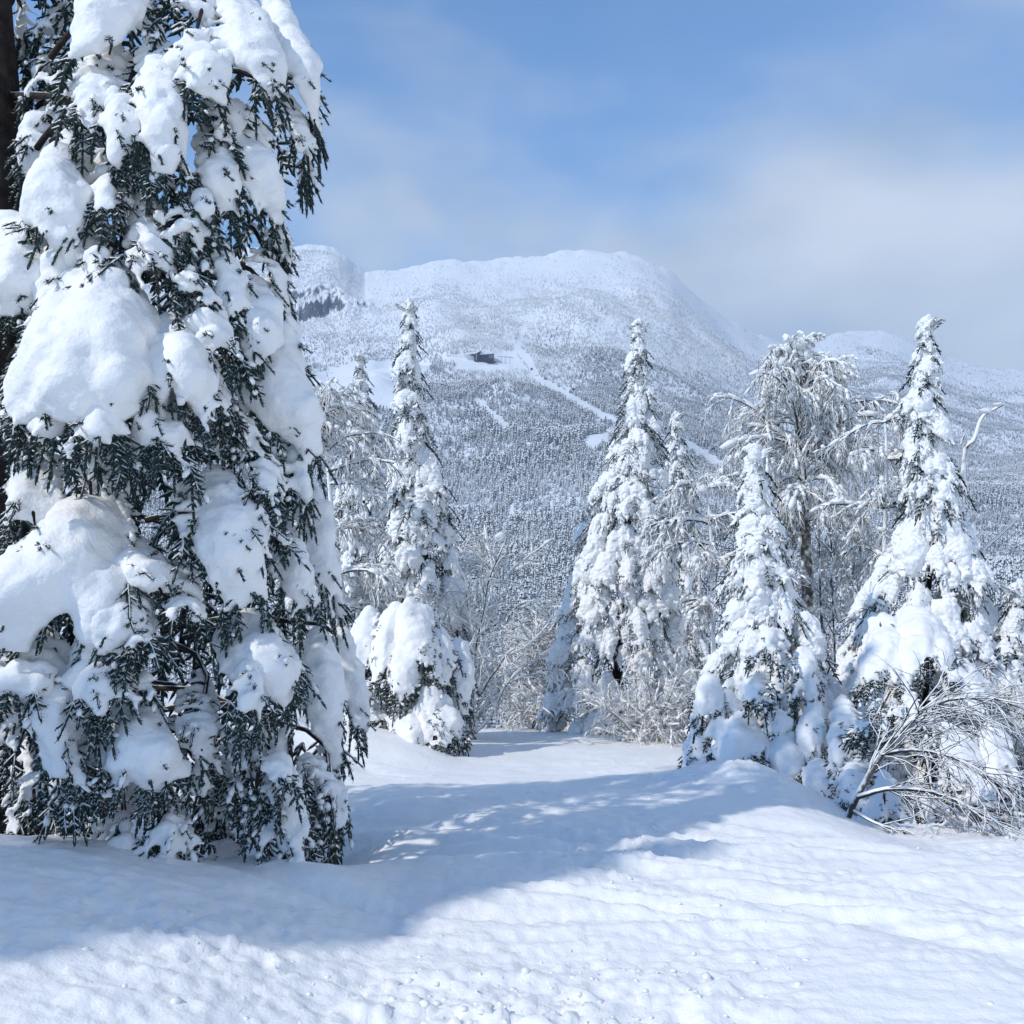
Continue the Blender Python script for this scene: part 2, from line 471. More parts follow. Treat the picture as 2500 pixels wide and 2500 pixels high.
# ------------------------------------------------------------------ library of boughs for the trees further off (unit length, root at 0, reaching along +x)
LIB = {}
def plan_library():
    specs = [('light', 8), ('heavy', 8)]
    for kind, cnt in specs:
        for q in range(cnt):
            r = np.random.default_rng(1000 + 37 * q + (500 if kind == 'heavy' else 0))
            sag = r.uniform(0.35, 0.65)
            C = catmull([(0, 0, 0), (0.33, r.uniform(-.04, .04), 0.05), (0.68, r.uniform(-.07, .07), -0.22 * sag * 2), (0.92, r.uniform(-.1, .1), -0.8 * sag)], 15)
            T = unit(np.gradient(C, axis=0)); LAT = np.array([0, 1.0, 0]); N = unit(np.cross(T, LAT))
            N = np.where(N[:, 2:3] < 0, -N, N)
            s = np.linspace(0, 1, len(C))
            wid = r.uniform(0.20, 0.30) * (1.25 if kind == 'heavy' else 1.0)
            W = wid * (0.35 + 0.9 * np.sin(np.pi * (0.12 + 0.72 * s)))
            TH = (r.uniform(0.068, 0.095) if kind == 'light' else r.uniform(0.10, 0.14)) * (0.65 + 0.7 * np.sin(np.pi * (0.1 + 0.8 * s)))
            TH = TH * (1 + 0.3 * noise2(s * 5, s * 0 + q, 900 + q))
            nf = 1.0 if kind == 'light' else 0.75
            balls, rows = bough_shape(r, C, N, W, TH, 0.058, 0.016, 26 * nf, 26 * nf, 10, bare=0.38 if kind == 'light' else 0.22, col=.06, poke=8, cling=.5)
            # odd lumps where snow has piled up
            for _ in range(2 if kind == 'heavy' else 0):
                i = int(r.uniform(.3, .9) * 14); q2 = r.uniform(.07, .11)
                c = C[i] + np.array([0, r.uniform(-.7, .7) * W[i], 0]) + N[i] * q2 * .5
                balls += [(*c, q2), (*(c + r.normal(0, .05, 3)), q2 * .8)]
            key = (kind, q)
            snow_job(key, balls, 0.018, 2, 0.012, 13.0, 50 + q)
            LIB[key] = rows
plan_library()
# ------------------------------------------------------------------ the big spruce on the left, bough by bough
SP_AX = 250.0                       # column about which the near side of the crown bulges
SP_D = 6.1                          # distance of the trunk
OUT = np.array([(-200, 640), (0, 700), (60, 730), (200, 785), (300, 780), (420, 745), (560, 700), (760, 720), (900, 760), (1100, 800), (1300, 815), (1500, 840), (1700, 860), (1900, 880), (2150, 880)], float)
def shell_d(px, py):
    R = np.interp(py, OUT[:, 0], OUT[:, 1]) - SP_AX
    u = np.clip(np.abs((px - SP_AX) / R), 0, 1)
    bulge = np.interp(py, [-100, 300, 900, 1500, 2100], [0.85, 1.05, 1.35, 1.45, 1.35])
    return SP_D - bulge * np.sqrt(1 - u ** 2 * 0.98)

# each bough: points (px, py, half width) from root to tip, options
# t thickness factor, f fringe factor, b bare share, o depth offset (m, negative = nearer)
SPRUCE = [
 # ---- top of the frame
 dict(p=[(300, -90, 95), (295, 0, 105), (275, 95, 90)], t=.8, f=.3),
 dict(p=[(245, 60, 48), (232, 150, 52), (225, 235, 48), (236, 310, 34)], t=.7),
 dict(p=[(330, 120, 34), (316, 220, 40), (308, 300, 40), (318, 365, 34)], t=.8, o=-.08),
 dict(p=[(382, 70, 40), (388, 170, 46), (398, 280, 44), (412, 378, 36)], t=.8, o=-.12),
 dict(p=[(430, 130, 50), (480, 170, 56), (505, 215, 42)], t=1.0, f=.5, o=-.15),
 dict(p=[(525, 215, 26), (535, 265, 26), (548, 312, 16)], t=.8),
 dict(p=[(500, -40, 60), (470, 40, 60), (480, 110, 50)], t=.35, b=.62, f=2.2),
 dict(p=[(575, -20, 60), (600, 70, 75), (630, 160, 70), (655, 232, 45)], t=.95, f=.7, o=-.1),
 dict(p=[(655, -30, 55), (705, 60, 50), (742, 150, 48), (765, 235, 34), (772, 290, 18)], t=.75, f=1.0),
 dict(p=[(470, 130, 50), (520, 210, 66), (575, 270, 60), (620, 320, 34)], t=.28, b=.72, f=2.6, o=.12),
 dict(p=[(690, 220, 40), (735, 300, 36), (748, 370, 20), (752, 425, 8)], t=.3, b=.6, f=1.6),
 # ---- behind the trunk, upper left
 dict(p=[(60, -40, 30), (55, 60, 30), (45, 140, 18)], t=.6, f=.4, o=1.2),
 dict(p=[(190, -30, 40), (150, 20, 40), (110, 60, 26)], t=.5, f=1.0, o=1.0),
 dict(p=[(150, 60, 46), (120, 130, 54), (85, 190, 44)], t=.4, b=.5, f=2.0, o=.9),
 dict(p=[(170, 150, 40), (150, 220, 50), (140, 280, 40)], t=.35, b=.55, f=2.0, o=.8),
 dict(p=[(170, 275, 40), (110, 300, 46), (70, 350, 40), (60, 400, 26)], t=.7, f=.8, o=.7),
 # ---- middle
 dict(p=[(500, 300, 22), (525, 360, 38), (545, 430, 38), (560, 490, 26)], t=.8, f=1.2),
 dict(p=[(590, 290, 30), (600, 350, 44), (635, 420, 48), (672, 490, 36)], t=.8, f=1.2, o=-.05),
 dict(p=[(640, 430, 40), (672, 520, 34), (690, 590, 18)], t=.3, b=.7, f=2.4),
 dict(p=[(255, 360, 30), (260, 420, 44), (278, 480, 38)], t=.7, f=1.2),
 dict(p=[(375, 385, 24), (378, 410, 38), (385, 440, 34)], t=.7, f=1.3),
 dict(p=[(478, 438, 16), (486, 475, 19), (500, 515, 14)], t=.9, f=.8),
 dict(p=[(395, 440, 36), (425, 500, 50), (470, 555, 50)], t=.32, b=.62, f=2.2),
 dict(p=[(285, 470, 30), (300, 540, 36), (290, 620, 30)], t=.3, b=.6, f=2.0, o=.1),
 dict(p=[(352, 500, 34), (355, 560, 46), (370, 625, 46), (385, 690, 34)], t=.9, f=1.0, o=-.08),
 dict(p=[(470, 540, 40), (520, 600, 52), (560, 670, 44), (585, 735, 28)], t=.55, b=.3, f=1.8),
 dict(p=[(600, 540, 40), (640, 600, 46), (668, 660, 36), (690, 720, 20)], t=.4, b=.35, f=1.5, o=.1),
 dict(p=[(420, 600, 30), (450, 640, 36), (470, 690, 30)], t=.5, b=.4, f=1.6),
 # the smooth dome by the trunk and its fingers
 dict(p=[(186, 315, 24), (172, 400, 55), (150, 490, 90), (122, 580, 125), (105, 640, 135)], t=1.1, g=.2, f=.3, o=-.05),
 dict(p=[(70, 560, 70), (45, 640, 62), (30, 720, 50)], t=.9, f=1.4, o=-.1),
 dict(p=[(150, 580, 52), (140, 660, 46), (120, 740, 34)], t=.9, f=1.2, o=-.1),
 dict(p=[(210, 560, 50), (235, 620, 40), (240, 690, 30)], t=.8, f=1.2, o=-.05),
 # the great pillow
 dict(p=[(275, 668, 70), (262, 740, 125), (248, 830, 168), (240, 920, 188), (245, 985, 180)], t=1.0, g=.4, f=1.3, o=-.2),
 dict(p=[(130, 920, 44), (118, 985, 48), (112, 1050, 36)], t=.8, f=1.5, o=-.25),
 dict(p=[(235, 950, 48), (240, 1010, 50), (245, 1065, 36)], t=.8, f=1.5, o=-.28),
 dict(p=[(420, 780, 70), (440, 870, 72), (450, 960, 60)], t=.8, f=1.5, o=-.18),
 dict(p=[(360, 930, 70), (375, 1010, 80), (385, 1080, 56)], t=.7, f=1.8, o=-.2),
 dict(p=[(140, 790, 50), (100, 830, 50), (85, 900, 44)], t=.8, f=1.2, o=-.05),
 dict(p=[(490, 720, 46), (510, 790, 60), (545, 860, 48)], t=1.0, f=1.4, o=-.1),
 dict(p=[(590, 700, 50), (620, 760, 52), (640, 830, 44)], t=.95, f=1.4),
 dict(p=[(640, 680, 40), (685, 760, 48), (715, 850, 36), (732, 900, 20)], t=.7, f=1.4, o=.1),
 dict(p=[(480, 870, 34), (520, 930, 34), (540, 1000, 24)], t=.6, b=.3, f=1.8),
 dict(p=[(560, 960, 40), (580, 1020, 40), (600, 1070, 30)], t=.35, b=.5, f=2.0, o=.1),
 # ---- lower right flank
 dict(p=[(610, 880, 50), (660, 920, 72), (710, 990, 66), (745, 1070, 36)], t=.85, f=1.5),
 dict(p=[(645, 1060, 40), (655, 1120, 46), (650, 1190, 40)], t=.5, b=.3, f=2.0, o=-.05),
 dict(p=[(700, 1060, 34), (725, 1120, 36), (740, 1200, 28)], t=.6, b=.3, f=1.6, o=.05),
 dict(p=[(735, 1170, 40), (775, 1280, 46), (805, 1390, 40), (825, 1480, 22)], t=.7, f=1.2, o=.1),
 dict(p=[(505, 1120, 20), (540, 1180, 60), (590, 1270, 100), (630, 1360, 118), (650, 1430, 100)], t=.75, f=1.5, o=-.1),
 dict(p=[(690, 1280, 40), (725, 1370, 44), (750, 1460, 36)], t=.75, f=1.3),
 dict(p=[(480, 1170, 30), (465, 1220, 30), (470, 1280, 24)], t=.5, f=1.5),
 dict(p=[(425, 1385, 34), (445, 1420, 42), (455, 1480, 26)], t=.8, f=1.6),
 dict(p=[(590, 1480, 60), (640, 1550, 95), (680, 1620, 100), (700, 1680, 80)], t=.7, f=1.5, o=-.1),
 dict(p=[(600, 1590, 34), (608, 1660, 40), (622, 1735, 32)], t=.8, f=1.5, o=-.22),
 dict(p=[(500, 1620, 34), (490, 1700, 44), (485, 1780, 44), (500, 1860, 26)], t=.45, b=.45, f=2.0),
 dict(p=[(760, 1540, 44), (790, 1640, 52), (815, 1740, 48), (835, 1820, 30)], t=.7, f=1.3),
 dict(p=[(820, 1540, 40), (855, 1640, 40), (880, 1740, 26)], t=.7, f=.7, o=.25),
 dict(p=[(690, 1760, 60), (700, 1850, 80), (715, 1950, 80), (720, 2020, 50)], t=.25, b=.72, f=3.2, o=-.15),
 dict(p=[(780, 1800, 50), (800, 1880, 56), (805, 1960, 40)], t=.25, b=.66, f=2.6, o=-.1),
 dict(p=[(630, 1760, 40), (625, 1850, 44), (630, 1940, 36)], t=.3, b=.6, f=2.4),
 dict(p=[(675, 1830, 26), (682, 1868, 34), (690, 1900, 20)], t=.7, f=1.0, o=-.25),
 # ---- lower left
 dict(p=[(70, 1080, 40), (70, 1150, 66), (80, 1240, 76), (90, 1310, 56)], t=.6, b=.2, f=1.8),
 dict(p=[(200, 1040, 50), (215, 1110, 66), (220, 1190, 50)], t=.3, b=.6, f=2.6, o=.15),
 dict(p=[(60, 900, 40), (40, 970, 46), (20, 1040, 40)], t=.6, b=.2, f=1.6),
 dict(p=[(135, 1260, 26), (130, 1290, 32), (120, 1320, 22)], t=.9, f=1.0, o=-.1),
 dict(p=[(252, 1232, 46), (218, 1305, 105), (155, 1395, 175), (112, 1495, 208), (95, 1570, 200)], t=1.0, g=.45, f=.9, o=-.1),
 dict(p=[(60, 1540, 60), (50, 1620, 62), (45, 1700, 46)], t=.8, f=1.3, o=-.2),
 dict(p=[(300, 1300, 70), (350, 1370, 66), (385, 1430, 40)], t=.7, f=1.6),
 dict(p=[(280, 1400, 60), (275, 1480, 66), (260, 1550, 50)], t=.8, f=1.2, o=-.1),
 dict(p=[(320, 1480, 40), (335, 1520, 38), (345, 1545, 20)], t=.8, f=.8, o=-.1),
 dict(p=[(130, 1560, 60), (125, 1660, 66), (140, 1760, 56), (155, 1850, 40)], t=.75, f=1.4, o=-.2),
 dict(p=[(235, 1560, 60), (255, 1620, 62), (285, 1690, 46)], t=.85, f=1.6, o=-.12),
 dict(p=[(320, 1690, 60), (340, 1770, 84), (355, 1850, 84), (350, 1920, 60)], t=.7, b=.1, f=1.8, o=-.15),
 dict(p=[(220, 1720, 30), (225, 1790, 36), (230, 1860, 24)], t=.6, f=1.5),
 dict(p=[(30, 1600, 50), (40, 1690, 50), (50, 1770, 40)], t=.5, b=.3, f=1.8, o=-.1),
 dict(p=[(60, 1780, 40), (75, 1870, 44), (85, 1960, 34)], t=.3, b=.55, f=2.2),
 dict(p=[(155, 1880, 22), (160, 1915, 30), (165, 1950, 20)], t=.9, f=1.5, o=-.2),
 dict(p=[(290, 1900, 50), (300, 1990, 60), (310, 2070, 40)], t=.3, b=.6, f=2.6, o=-.1),
 dict(p=[(390, 1890, 46), (405, 1980, 56), (415, 2070, 36)], t=.35, b=.5, f=2.4, o=-.1),
 dict(p=[(545, 1880, 30), (540, 1940, 40), (530, 2010, 30)], t=.9, f=.8, o=.35),
 dict(p=[(520, 1990, 40), (545, 2050, 40), (560, 2110, 26)], t=.4, b=.4, f=2.0, o=.2),
 dict(p=[(580, 1760, 26), (575, 1830, 34), (570, 1900, 26)], t=.8, f=1.0, o=.3),
]
def plan_boughs(tag, items, depth, axis, fing=(0.085, 0.0165), vox=(0.0175, 0.024), root_in=0.38, wide=1.42, tk=1.0, fr=1.0, extra=0.0):
    for q, sp in enumerate(items):
        r = np.random.default_rng(3000 + q + 100 * len(tag))
        pts = np.array(sp['p'], float)
        tail = pts[-1] + (pts[-1] - pts[-2]) * .4; tail[2] = max(pts[-1, 2], .85 * pts[-2, 2]) * .92
        pts = np.vstack([pts, tail])
        length = np.hypot(*np.diff(pts[:, :2], axis=0).T).sum()
        dd = float(np.mean(depth(pts[:, 0], pts[:, 1])))
        n = max(8, int(length * K * dd / 0.033))
        C2 = catmull(pts, n)
        d = depth(C2[:, 0], C2[:, 1]) + sp.get('o', 0)
        s = np.linspace(0, 1, n)
        d = d + root_in * (1 - smooth(0, 0.55, s)) + 0.04 * np.sin(s * 5 + q)
        C = np.stack([(C2[:, 0] - 1250) * K * d, d, EYE - (C2[:, 1] - 1250) * K * d], -1)
        N = C - axis; N[:, 2] = 0; N = unit(N); N = unit(N + np.array([0, 0, 0.55]))
        W = C2[:, 2] * K * d * (1.1 + (wide - 1.1) * (1 - float(smooth(60, 120, pts[:, 2].max()))) if wide > 1.3 else wide)
        th = sp.get('t', .8) * tk
        TH = np.minimum(W * 0.5, 0.085 + 0.07 * W) * th * (0.82 + 0.3 * np.sin(np.pi * (0.1 + 0.75 * s)))
        if sp.get('b', 0): TH = np.maximum(TH, 0.028)
        L_m = np.linalg.norm(np.diff(C, axis=0), axis=1).sum()
        f = (0.35 + 0.6 * min(sp.get('f', 1.0), 2.2)) * fr
        size = 0.5 * L_m + W.max()
        balls, rows = bough_shape(r, C, N, W, TH, fing[0], fing[1], 9.5 * size * f, 11 * W.max() / 0.2 * f * 0.8, 6 * size * min(f, 1.5), bare=sp.get('b', 0) * .8 + extra, fold=sp.get('g', .65), cling=0.10 + .25 * sp.get('b', 0), poke=int(14 * size), col=.065 if fing[0] < .0851 and tag == 'spruce' else .085)
        snow_job((tag, q), balls, vox[0] if W.max() < .2 else vox[1], 5 if sp.get('b', 0) < .3 else 2, 0.017 if W.max() < .2 else .026, 7.0 if W.max() < .2 else 4.6, 700 + q)
        sp['C'] = C; sp['rows'] = rows
plan_boughs('spruce', SPRUCE, shell_d, at(SP_AX, 1000, SP_D + 0.3))

# young firs bowed down and half buried under pillows
LEFT_MOUND = [
 dict(p=[(985, 1462, 46), (960, 1520, 62), (945, 1590, 56), (940, 1650, 40)], t=1.0, f=1.3, o=-.2),
 dict(p=[(1000, 1462, 46), (1020, 1520, 60), (1030, 1590, 56), (1035, 1650, 40)], t=1.0, f=1.3, o=-.25),
 dict(p=[(905, 1490, 36), (890, 1560, 40), (880, 1630, 30)], t=.9, f=1.5),
 dict(p=[(1060, 1500, 36), (1080, 1570, 42), (1090, 1640, 32)], t=.9, f=1.5),
 dict(p=[(985, 1560, 36), (985, 1630, 46), (988, 1690, 34)], t=.8, f=1.6, o=-.35),
 dict(p=[(920, 1600, 36), (905, 1660, 42), (905, 1720, 30)], t=.7, f=1.8, b=.3),
 dict(p=[(1040, 1620, 36), (1050, 1680, 46), (1060, 1730, 36)], t=.7, f=1.6, b=.2, o=-.25),
 dict(p=[(1060, 1690, 46), (1070, 1740, 56), (1085, 1800, 50)], t=1.0, f=.9, o=-.35),
 dict(p=[(985, 1700, 46), (1000, 1760, 56), (1010, 1815, 46)], t=.9, f=1.0, o=-.35),
 dict(p=[(1115, 1540, 30), (1130, 1620, 38), (1130, 1700, 30)], t=.7, f=1.8, b=.25, o=.2),
 dict(p=[(1110, 1690, 34), (1115, 1750, 38), (1110, 1800, 30)], t=.8, f=1.4, o=.1),
 dict(p=[(880, 1660, 36), (870, 1720, 42), (880, 1780, 34)], t=.8, f=1.2, o=.2),
 dict(p=[(940, 1690, 36), (935, 1750, 42), (945, 1800, 34)], t=.7, b=.3, f=1.6),
]
RIGHT_HEAP = [
 dict(p=[(2150, 1500, 50), (2160, 1560, 72), (2150, 1630, 60)], t=1.0, f=1.3),
 dict(p=[(2230, 1495, 60), (2250, 1550, 78), (2260, 1620, 56)], t=1.0, f=1.4, o=-.15),
 dict(p=[(2170, 1690, 30), (2150, 1730, 48), (2125, 1775, 36)], t=.9, f=.9, o=-.6),
 dict(p=[(2200, 1640, 50), (2210, 1690, 60), (2215, 1740, 50)], t=.5, b=.4, f=2.2),
 dict(p=[(2345, 1620, 46), (2355, 1665, 56), (2365, 1710, 40)], t=1.0, f=1.2),
 dict(p=[(2290, 1680, 50), (2300, 1740, 60), (2310, 1790, 46)], t=.6, b=.3, f=2.0),
 dict(p=[(2340, 1780, 50), (2345, 1840, 66), (2350, 1900, 50)], t=.95, f=1.2, o=-.3),
 dict(p=[(2260, 1840, 60), (2270, 1900, 66), (2280, 1960, 50)], t=.6, b=.35, f=2.0, o=-.4),
 dict(p=[(2430, 1760, 50), (2440, 1840, 60), (2450, 1910, 46)], t=.8, b=.1, f=1.4, o=-.2),
 dict(p=[(2425, 1900, 50), (2430, 1960, 66), (2440, 2020, 56)], t=.95, f=.9, o=-.6),
 dict(p=[(2170, 1830, 50), (2160, 1890, 60), (2160, 1950, 46)], t=.55, b=.4, f=2.2, o=-.5),
 dict(p=[(2330, 1960, 60), (2335, 2010, 60), (2340, 2060, 46)], t=.5, b=.4, f=2.2, o=-.7),
 dict(p=[(2415, 2010, 46), (2420, 2045, 56), (2425, 2085, 46)], t=1.0, f=.5, o=-.9),
 dict(p=[(2490, 1930, 40), (2495, 2000, 46), (2500, 2070, 40)], t=.5, b=.4, f=2.2, o=-.8),
 dict(p=[(2060, 1700, 34), (2055, 1780, 44), (2060, 1850, 40)], t=.9, f=.9),
 dict(p=[(2080, 1840, 40), (2075, 1890, 50), (2080, 1950, 40)], t=.8, f=1.0, o=-.3),
]
WHITE_SKIRT = [
 dict(p=[(1880, 1525, 40), (1878, 1560, 46), (1870, 1590, 30)], t=1.1, f=.6, o=-.2),
 dict(p=[(1850, 1640, 36), (1852, 1680, 44), (1850, 1705, 26)], t=1.2, f=.6, o=-.3),
 dict(p=[(1820, 1750, 46), (1815, 1810, 56), (1815, 1870, 40)], t=1.0, f=1.1, o=-.3),
 dict(p=[(1995, 1680, 22), (1995, 1740, 32), (1990, 1800, 40), (1990, 1860, 34)], t=1.1, f=.5, o=-.3),
 dict(p=[(1730, 1640, 32), (1720, 1700, 40), (1715, 1760, 30)], t=.8, f=1.3),
 dict(p=[(1700, 1770, 30), (1690, 1830, 34), (1685, 1890, 24)], t=.9, f=1.2, o=-.1),
 dict(p=[(1930, 1790, 50), (1930, 1840, 56), (1925, 1890, 46)], t=.9, f=1.2, o=-.4),
 dict(p=[(1770, 1680, 40), (1765, 1750, 44), (1760, 1820, 36)], t=.8, b=.2, f=1.6, o=-.1),
 dict(p=[(1960, 1580, 36), (1970, 1630, 44), (1975, 1690, 30)], t=.9, f=1.1, o=-.1),
 dict(p=[(2010, 1850, 40), (2005, 1900, 50), (2015, 1960, 40)], t=.8, f=1.2, o=-.7),
 dict(p=[(1900, 1690, 40), (1905, 1740, 46), (1900, 1790, 30)], t=.5, b=.4, f=2.0, o=-.2),
]
def const_d(d0, slope=0.0, y0=1700):
    return lambda px, py: d0 - slope * (np.asarray(py, float) - y0)
plan_boughs('mound', LEFT_MOUND, const_d(11.6, .0012), at(985, 1700, 13.0), fing=(.09, .02), vox=(.024, .028), root_in=.3, wide=1.12, tk=.6, fr=1.5, extra=.12)
plan_boughs('heap', RIGHT_HEAP, const_d(9.6, .0042, 1700), at(2270, 1700, 11.5), fing=(.085, .018), vox=(.02, .024), root_in=.3, wide=1.12, tk=.6, fr=1.5, extra=.12)
plan_boughs('skirt', WHITE_SKIRT, const_d(9.9, .0012, 1700), at(1860, 1700, 11.5), fing=(.085, .018), vox=(.021, .025), root_in=.3, wide=1.12, tk=.6, fr=1.5, extra=.12)
SNOW = run_snow_jobs()
# ------------------------------------------------------------------ near ground: the ski trail
ZP_Y = [-30, -8, 0, 3, 5, 7, 10, 13, 16, 20, 24, 30, 45, 60, 80]
ZP_Z = [2.5, 0.5, 0.02, -0.06, -0.22, -0.5, -1.0, -1.45, -1.95, -2.75, -3.9, -6.3, -13.5, -21, -30]

def ground_base(x, y):
    x = np.asarray(x, float); y = np.asarray(y, float)
    z = np.interp(y, ZP_Y, ZP_Z)
    # left bank in front of the big spruce, with the hollow behind its crest
    crest = 5.15 + 0.52 * (x + 1.0) + 0.12 * np.sin(x * 2.3)
    rise = np.clip(-x - 0.55, 0, 6)
    bank = 0.62 * (1 - np.exp(-(0.30 * rise ** 1.15) / 0.62)) * smooth(0.5, 3.6, y) * (1 - 0.8 * smooth(6.5, 10, y))
    bank = bank * (1 - smooth(-0.1, 0.75, y - crest) * smooth(0.4, 1.2, -x) * (1 - smooth(8.2, 11.5, y)) * 0.95)
    z = z + np.where(x < -0.4, bank, 0)
    # hollow under the boughs
    z = z - 0.6 * np.exp(-(((x + 2.1) / 1.05) ** 2 + ((y - 6.3) / 1.0) ** 2)) 
    z = z - 0.08 * np.exp(-(((x + 1.0) / 0.5) ** 2 + ((y - 6.0) / 0.55) ** 2))
    # left side of the trail rising towards the laden trees
    z = z + 0.16 * np.clip(-x - 1.4, 0, 4) * smooth(9, 12, y) * (1 - smooth(22, 30, y))
    # right bank and the mound before the right-hand trees
    z = z + 0.05 * np.clip(x - 3.2, 0, 6) * smooth(5.0, 9, y) * (1 - smooth(22, 30, y))
    z = z + 0.24 * np.exp(-(((x - 2.2) / 0.8) ** 2 + ((y - 8.7) / 0.9) ** 2))
    z = z + 0.12 * np.exp(-(((x - 3.6) / 1.0) ** 2 + ((y - 7.2) / 0.8) ** 2))
    # the ground falls away to the right of the mound
    z = z - 0.27 * smooth(1.9, 3.0, x) * smooth(5.2, 7.0, y) * (1 - smooth(10.5, 14, y))
    # drift against the bowed fir on the left
    z = z + 0.30 * np.exp(-(((x + 1.5) / 0.8) ** 2 + ((y - 11.4) / 0.9) ** 2))
    return z

def ground_detail(x, y):
    fade = 1 - 0.6 * smooth(8, 16, y)
    z = 0.035 * fbm2(x * 0.55, y * 0.55, 3, 11) + 0.010 * fbm2(x * 1.9, y * 1.9, 3, 21)
    # ski tracks sweeping across the slope
    for k, (cx, cy, r0, wid, amp) in enumerate([(3.5, 22.0, 16.2, 0.10, 0.08), (3.9, 23.0, 17.4, 0.09, 0.07), (2.9, 21.0, 15.6, 0.14, 0.08), (4.6, 20.0, 15.0, 0.08, 0.06), (1.5, 19.0, 14.6, 0.07, 0.05),
                                                (-6.0, -3.0, 9.2, 0.12, 0.06), (-5.5, -3.6, 10.6, 0.10, 0.05), (-7, -2, 9.0, 0.1, 0.04),
                                                (9.0, 16.0, 12.0, 0.10, 0.05), (8.4, 16.0, 12.9, 0.12, 0.05), (4.0, 30.0, 16.5, 0.2, 0.06), (3.0, 31.0, 15.4, 0.2, 0.06)]):
        d = np.hypot(x - cx, y - cy) - r0 + 0.12 * noise2(x * 0.8 + k, y * 0.8, 40 + k)
        on = smooth(-.5, .2, noise2(x * .5 + 3 * k, y * .5, 66 + k))
        z = z - 0.5 * amp * on * np.exp(-(d / wid) ** 2) + 0.32 * amp * on * np.exp(-((d - 1.9 * wid) / (0.8 * wid)) ** 2) * (0.8 + 0.4 * noise2(x * 6.1, y * 6.1, 60 + k))
    # thin edge lines cut by skis
    rt = np.random.default_rng(44)
    for k in range(16):
        cx, cy = rt.uniform(2, 6), rt.uniform(16, 24); r0 = np.hypot(rt.uniform(.2, 2.6) - cx, rt.uniform(4.2, 7.5) - cy)
        d = np.hypot(x - cx, y - cy) - r0 + 0.06 * noise2(x * 0.7 + k, y * 0.7, 140 + k)
        on = smooth(-.1, .3, noise2(x * .45 + 5 * k, y * .45, 160 + k)) * smooth(-1.2, .4, x)
        z = z - 0.022 * on * np.exp(-(d / .035) ** 2) + 0.018 * on * np.exp(-((d - .075) / .04) ** 2)
    # churned, chunky snow; smooth to the left under the tree and on the shaded side of the trail
    churn = smooth(-0.25, 0.5, fbm2(x * 0.45 + 5, y * 0.45, 3, 31)) * 0.75 + 0.25
    churn = churn * smooth(-2.6, 0.6, x - 0.35 * (y - 4)) * fade + 0.35 * smooth(-0.1, 0.5, noise2(x * 0.9, y * 0.9, 77)) + 0.12
    c1 = noise2(x * 7.5, y * 6.0, 81); c2 = noise2(x * 15, y * 12.5, 82); c3 = noise2(x * 31, y * 27, 83)
    lump = np.maximum(c1, -0.1) * 0.007 + np.maximum(c2, -0.2) * 0.012 + np.maximum(c3, -0.3) * 0.013
    churn = churn + 1.5 * np.exp(-((x + .15) / .65) ** 2 - ((y - 3.35) / .4) ** 2) + 1.0 * np.exp(-((x + 1.1) / .6) ** 2 - ((y - 3.75) / .3) ** 2)
    z = z + churn * lump
    # wind and edge scraped streaks
    w = noise2(x * 1.6 + 0.6 * y, y * 9 - x * 1.0, 91) + 0.6 * noise2(x * 2.8 + y, y * 19 - 2.0 * x, 92) + 0.5 * noise2(x * 3.5 - y, y * 34 + 5.0 * x, 93)
    z = z + 0.011 * w * (0.35 + 0.65 * churn)
    return z * smooth(-3, 1, y)

def ground_z(x, y):
    return float(ground_base(np.array([x]), np.array([y]))[0] + 0.035 * fbm2(np.array([x * 0.55]), np.array([y * 0.55]), 3, 11)[0])

def build_ground():
    # rows close together near the camera, wider apart far away; columns likewise about the axis
    ys = np.concatenate([np.linspace(-14, 2.2, 26)[:-1], 2.2 * (28 / 2.2) ** np.linspace(0, 1, 460), np.linspace(29, 75, 24)])
    t = np.linspace(-1, 1, 400)
    xs = 7.5 * t + 34.0 * np.sign(t) * np.clip(np.abs(t) - 0.8, 0, 1) ** 1.5 * 11.18
    Y, X = np.meshgrid(ys, xs, indexing='ij')
    X = X * (0.52 + 0.48 * smooth(3, 14, Y) + 1.6 * smooth(14, 60, Y))
    Z = ground_base(X, Y) + ground_detail(X, Y)
    v = np.stack([X, Y, Z], -1).reshape(-1, 3)
    me = mesh_np('snow_ground', v, grid_faces(len(ys), len(xs))[:, ::-1])
    o = link('ground', me, M['snow'])
    o['kind'] = 'structure'; o['label'] = 'packed white snow of the ski trail with tracks and churned lumps'
build_ground()

def lump_mesh(name, seed, sub=2):
    bm_me = bpy.data.meshes.new(name)
    import bmesh
    bm = bmesh.new(); bmesh.ops.create_icosphere(bm, subdivisions=sub, radius=1.0)
    r = np.random.default_rng(seed)
    co = np.array([v.co[:] for v in bm.verts])
    d = 1 + 0.32 * noise3(co[:, 0] * 1.6 + seed, co[:, 1] * 1.6, co[:, 2] * 1.6, seed) + 0.16 * noise3(co[:, 0] * 3.7, co[:, 1] * 3.7 + seed, co[:, 2] * 3.7, seed + 1)
    for v, s in zip(bm.verts, d): v.co *= s
    for f in bm.faces: f.smooth = True
    bm.to_mesh(bm_me); bm.free()
    return bm_me

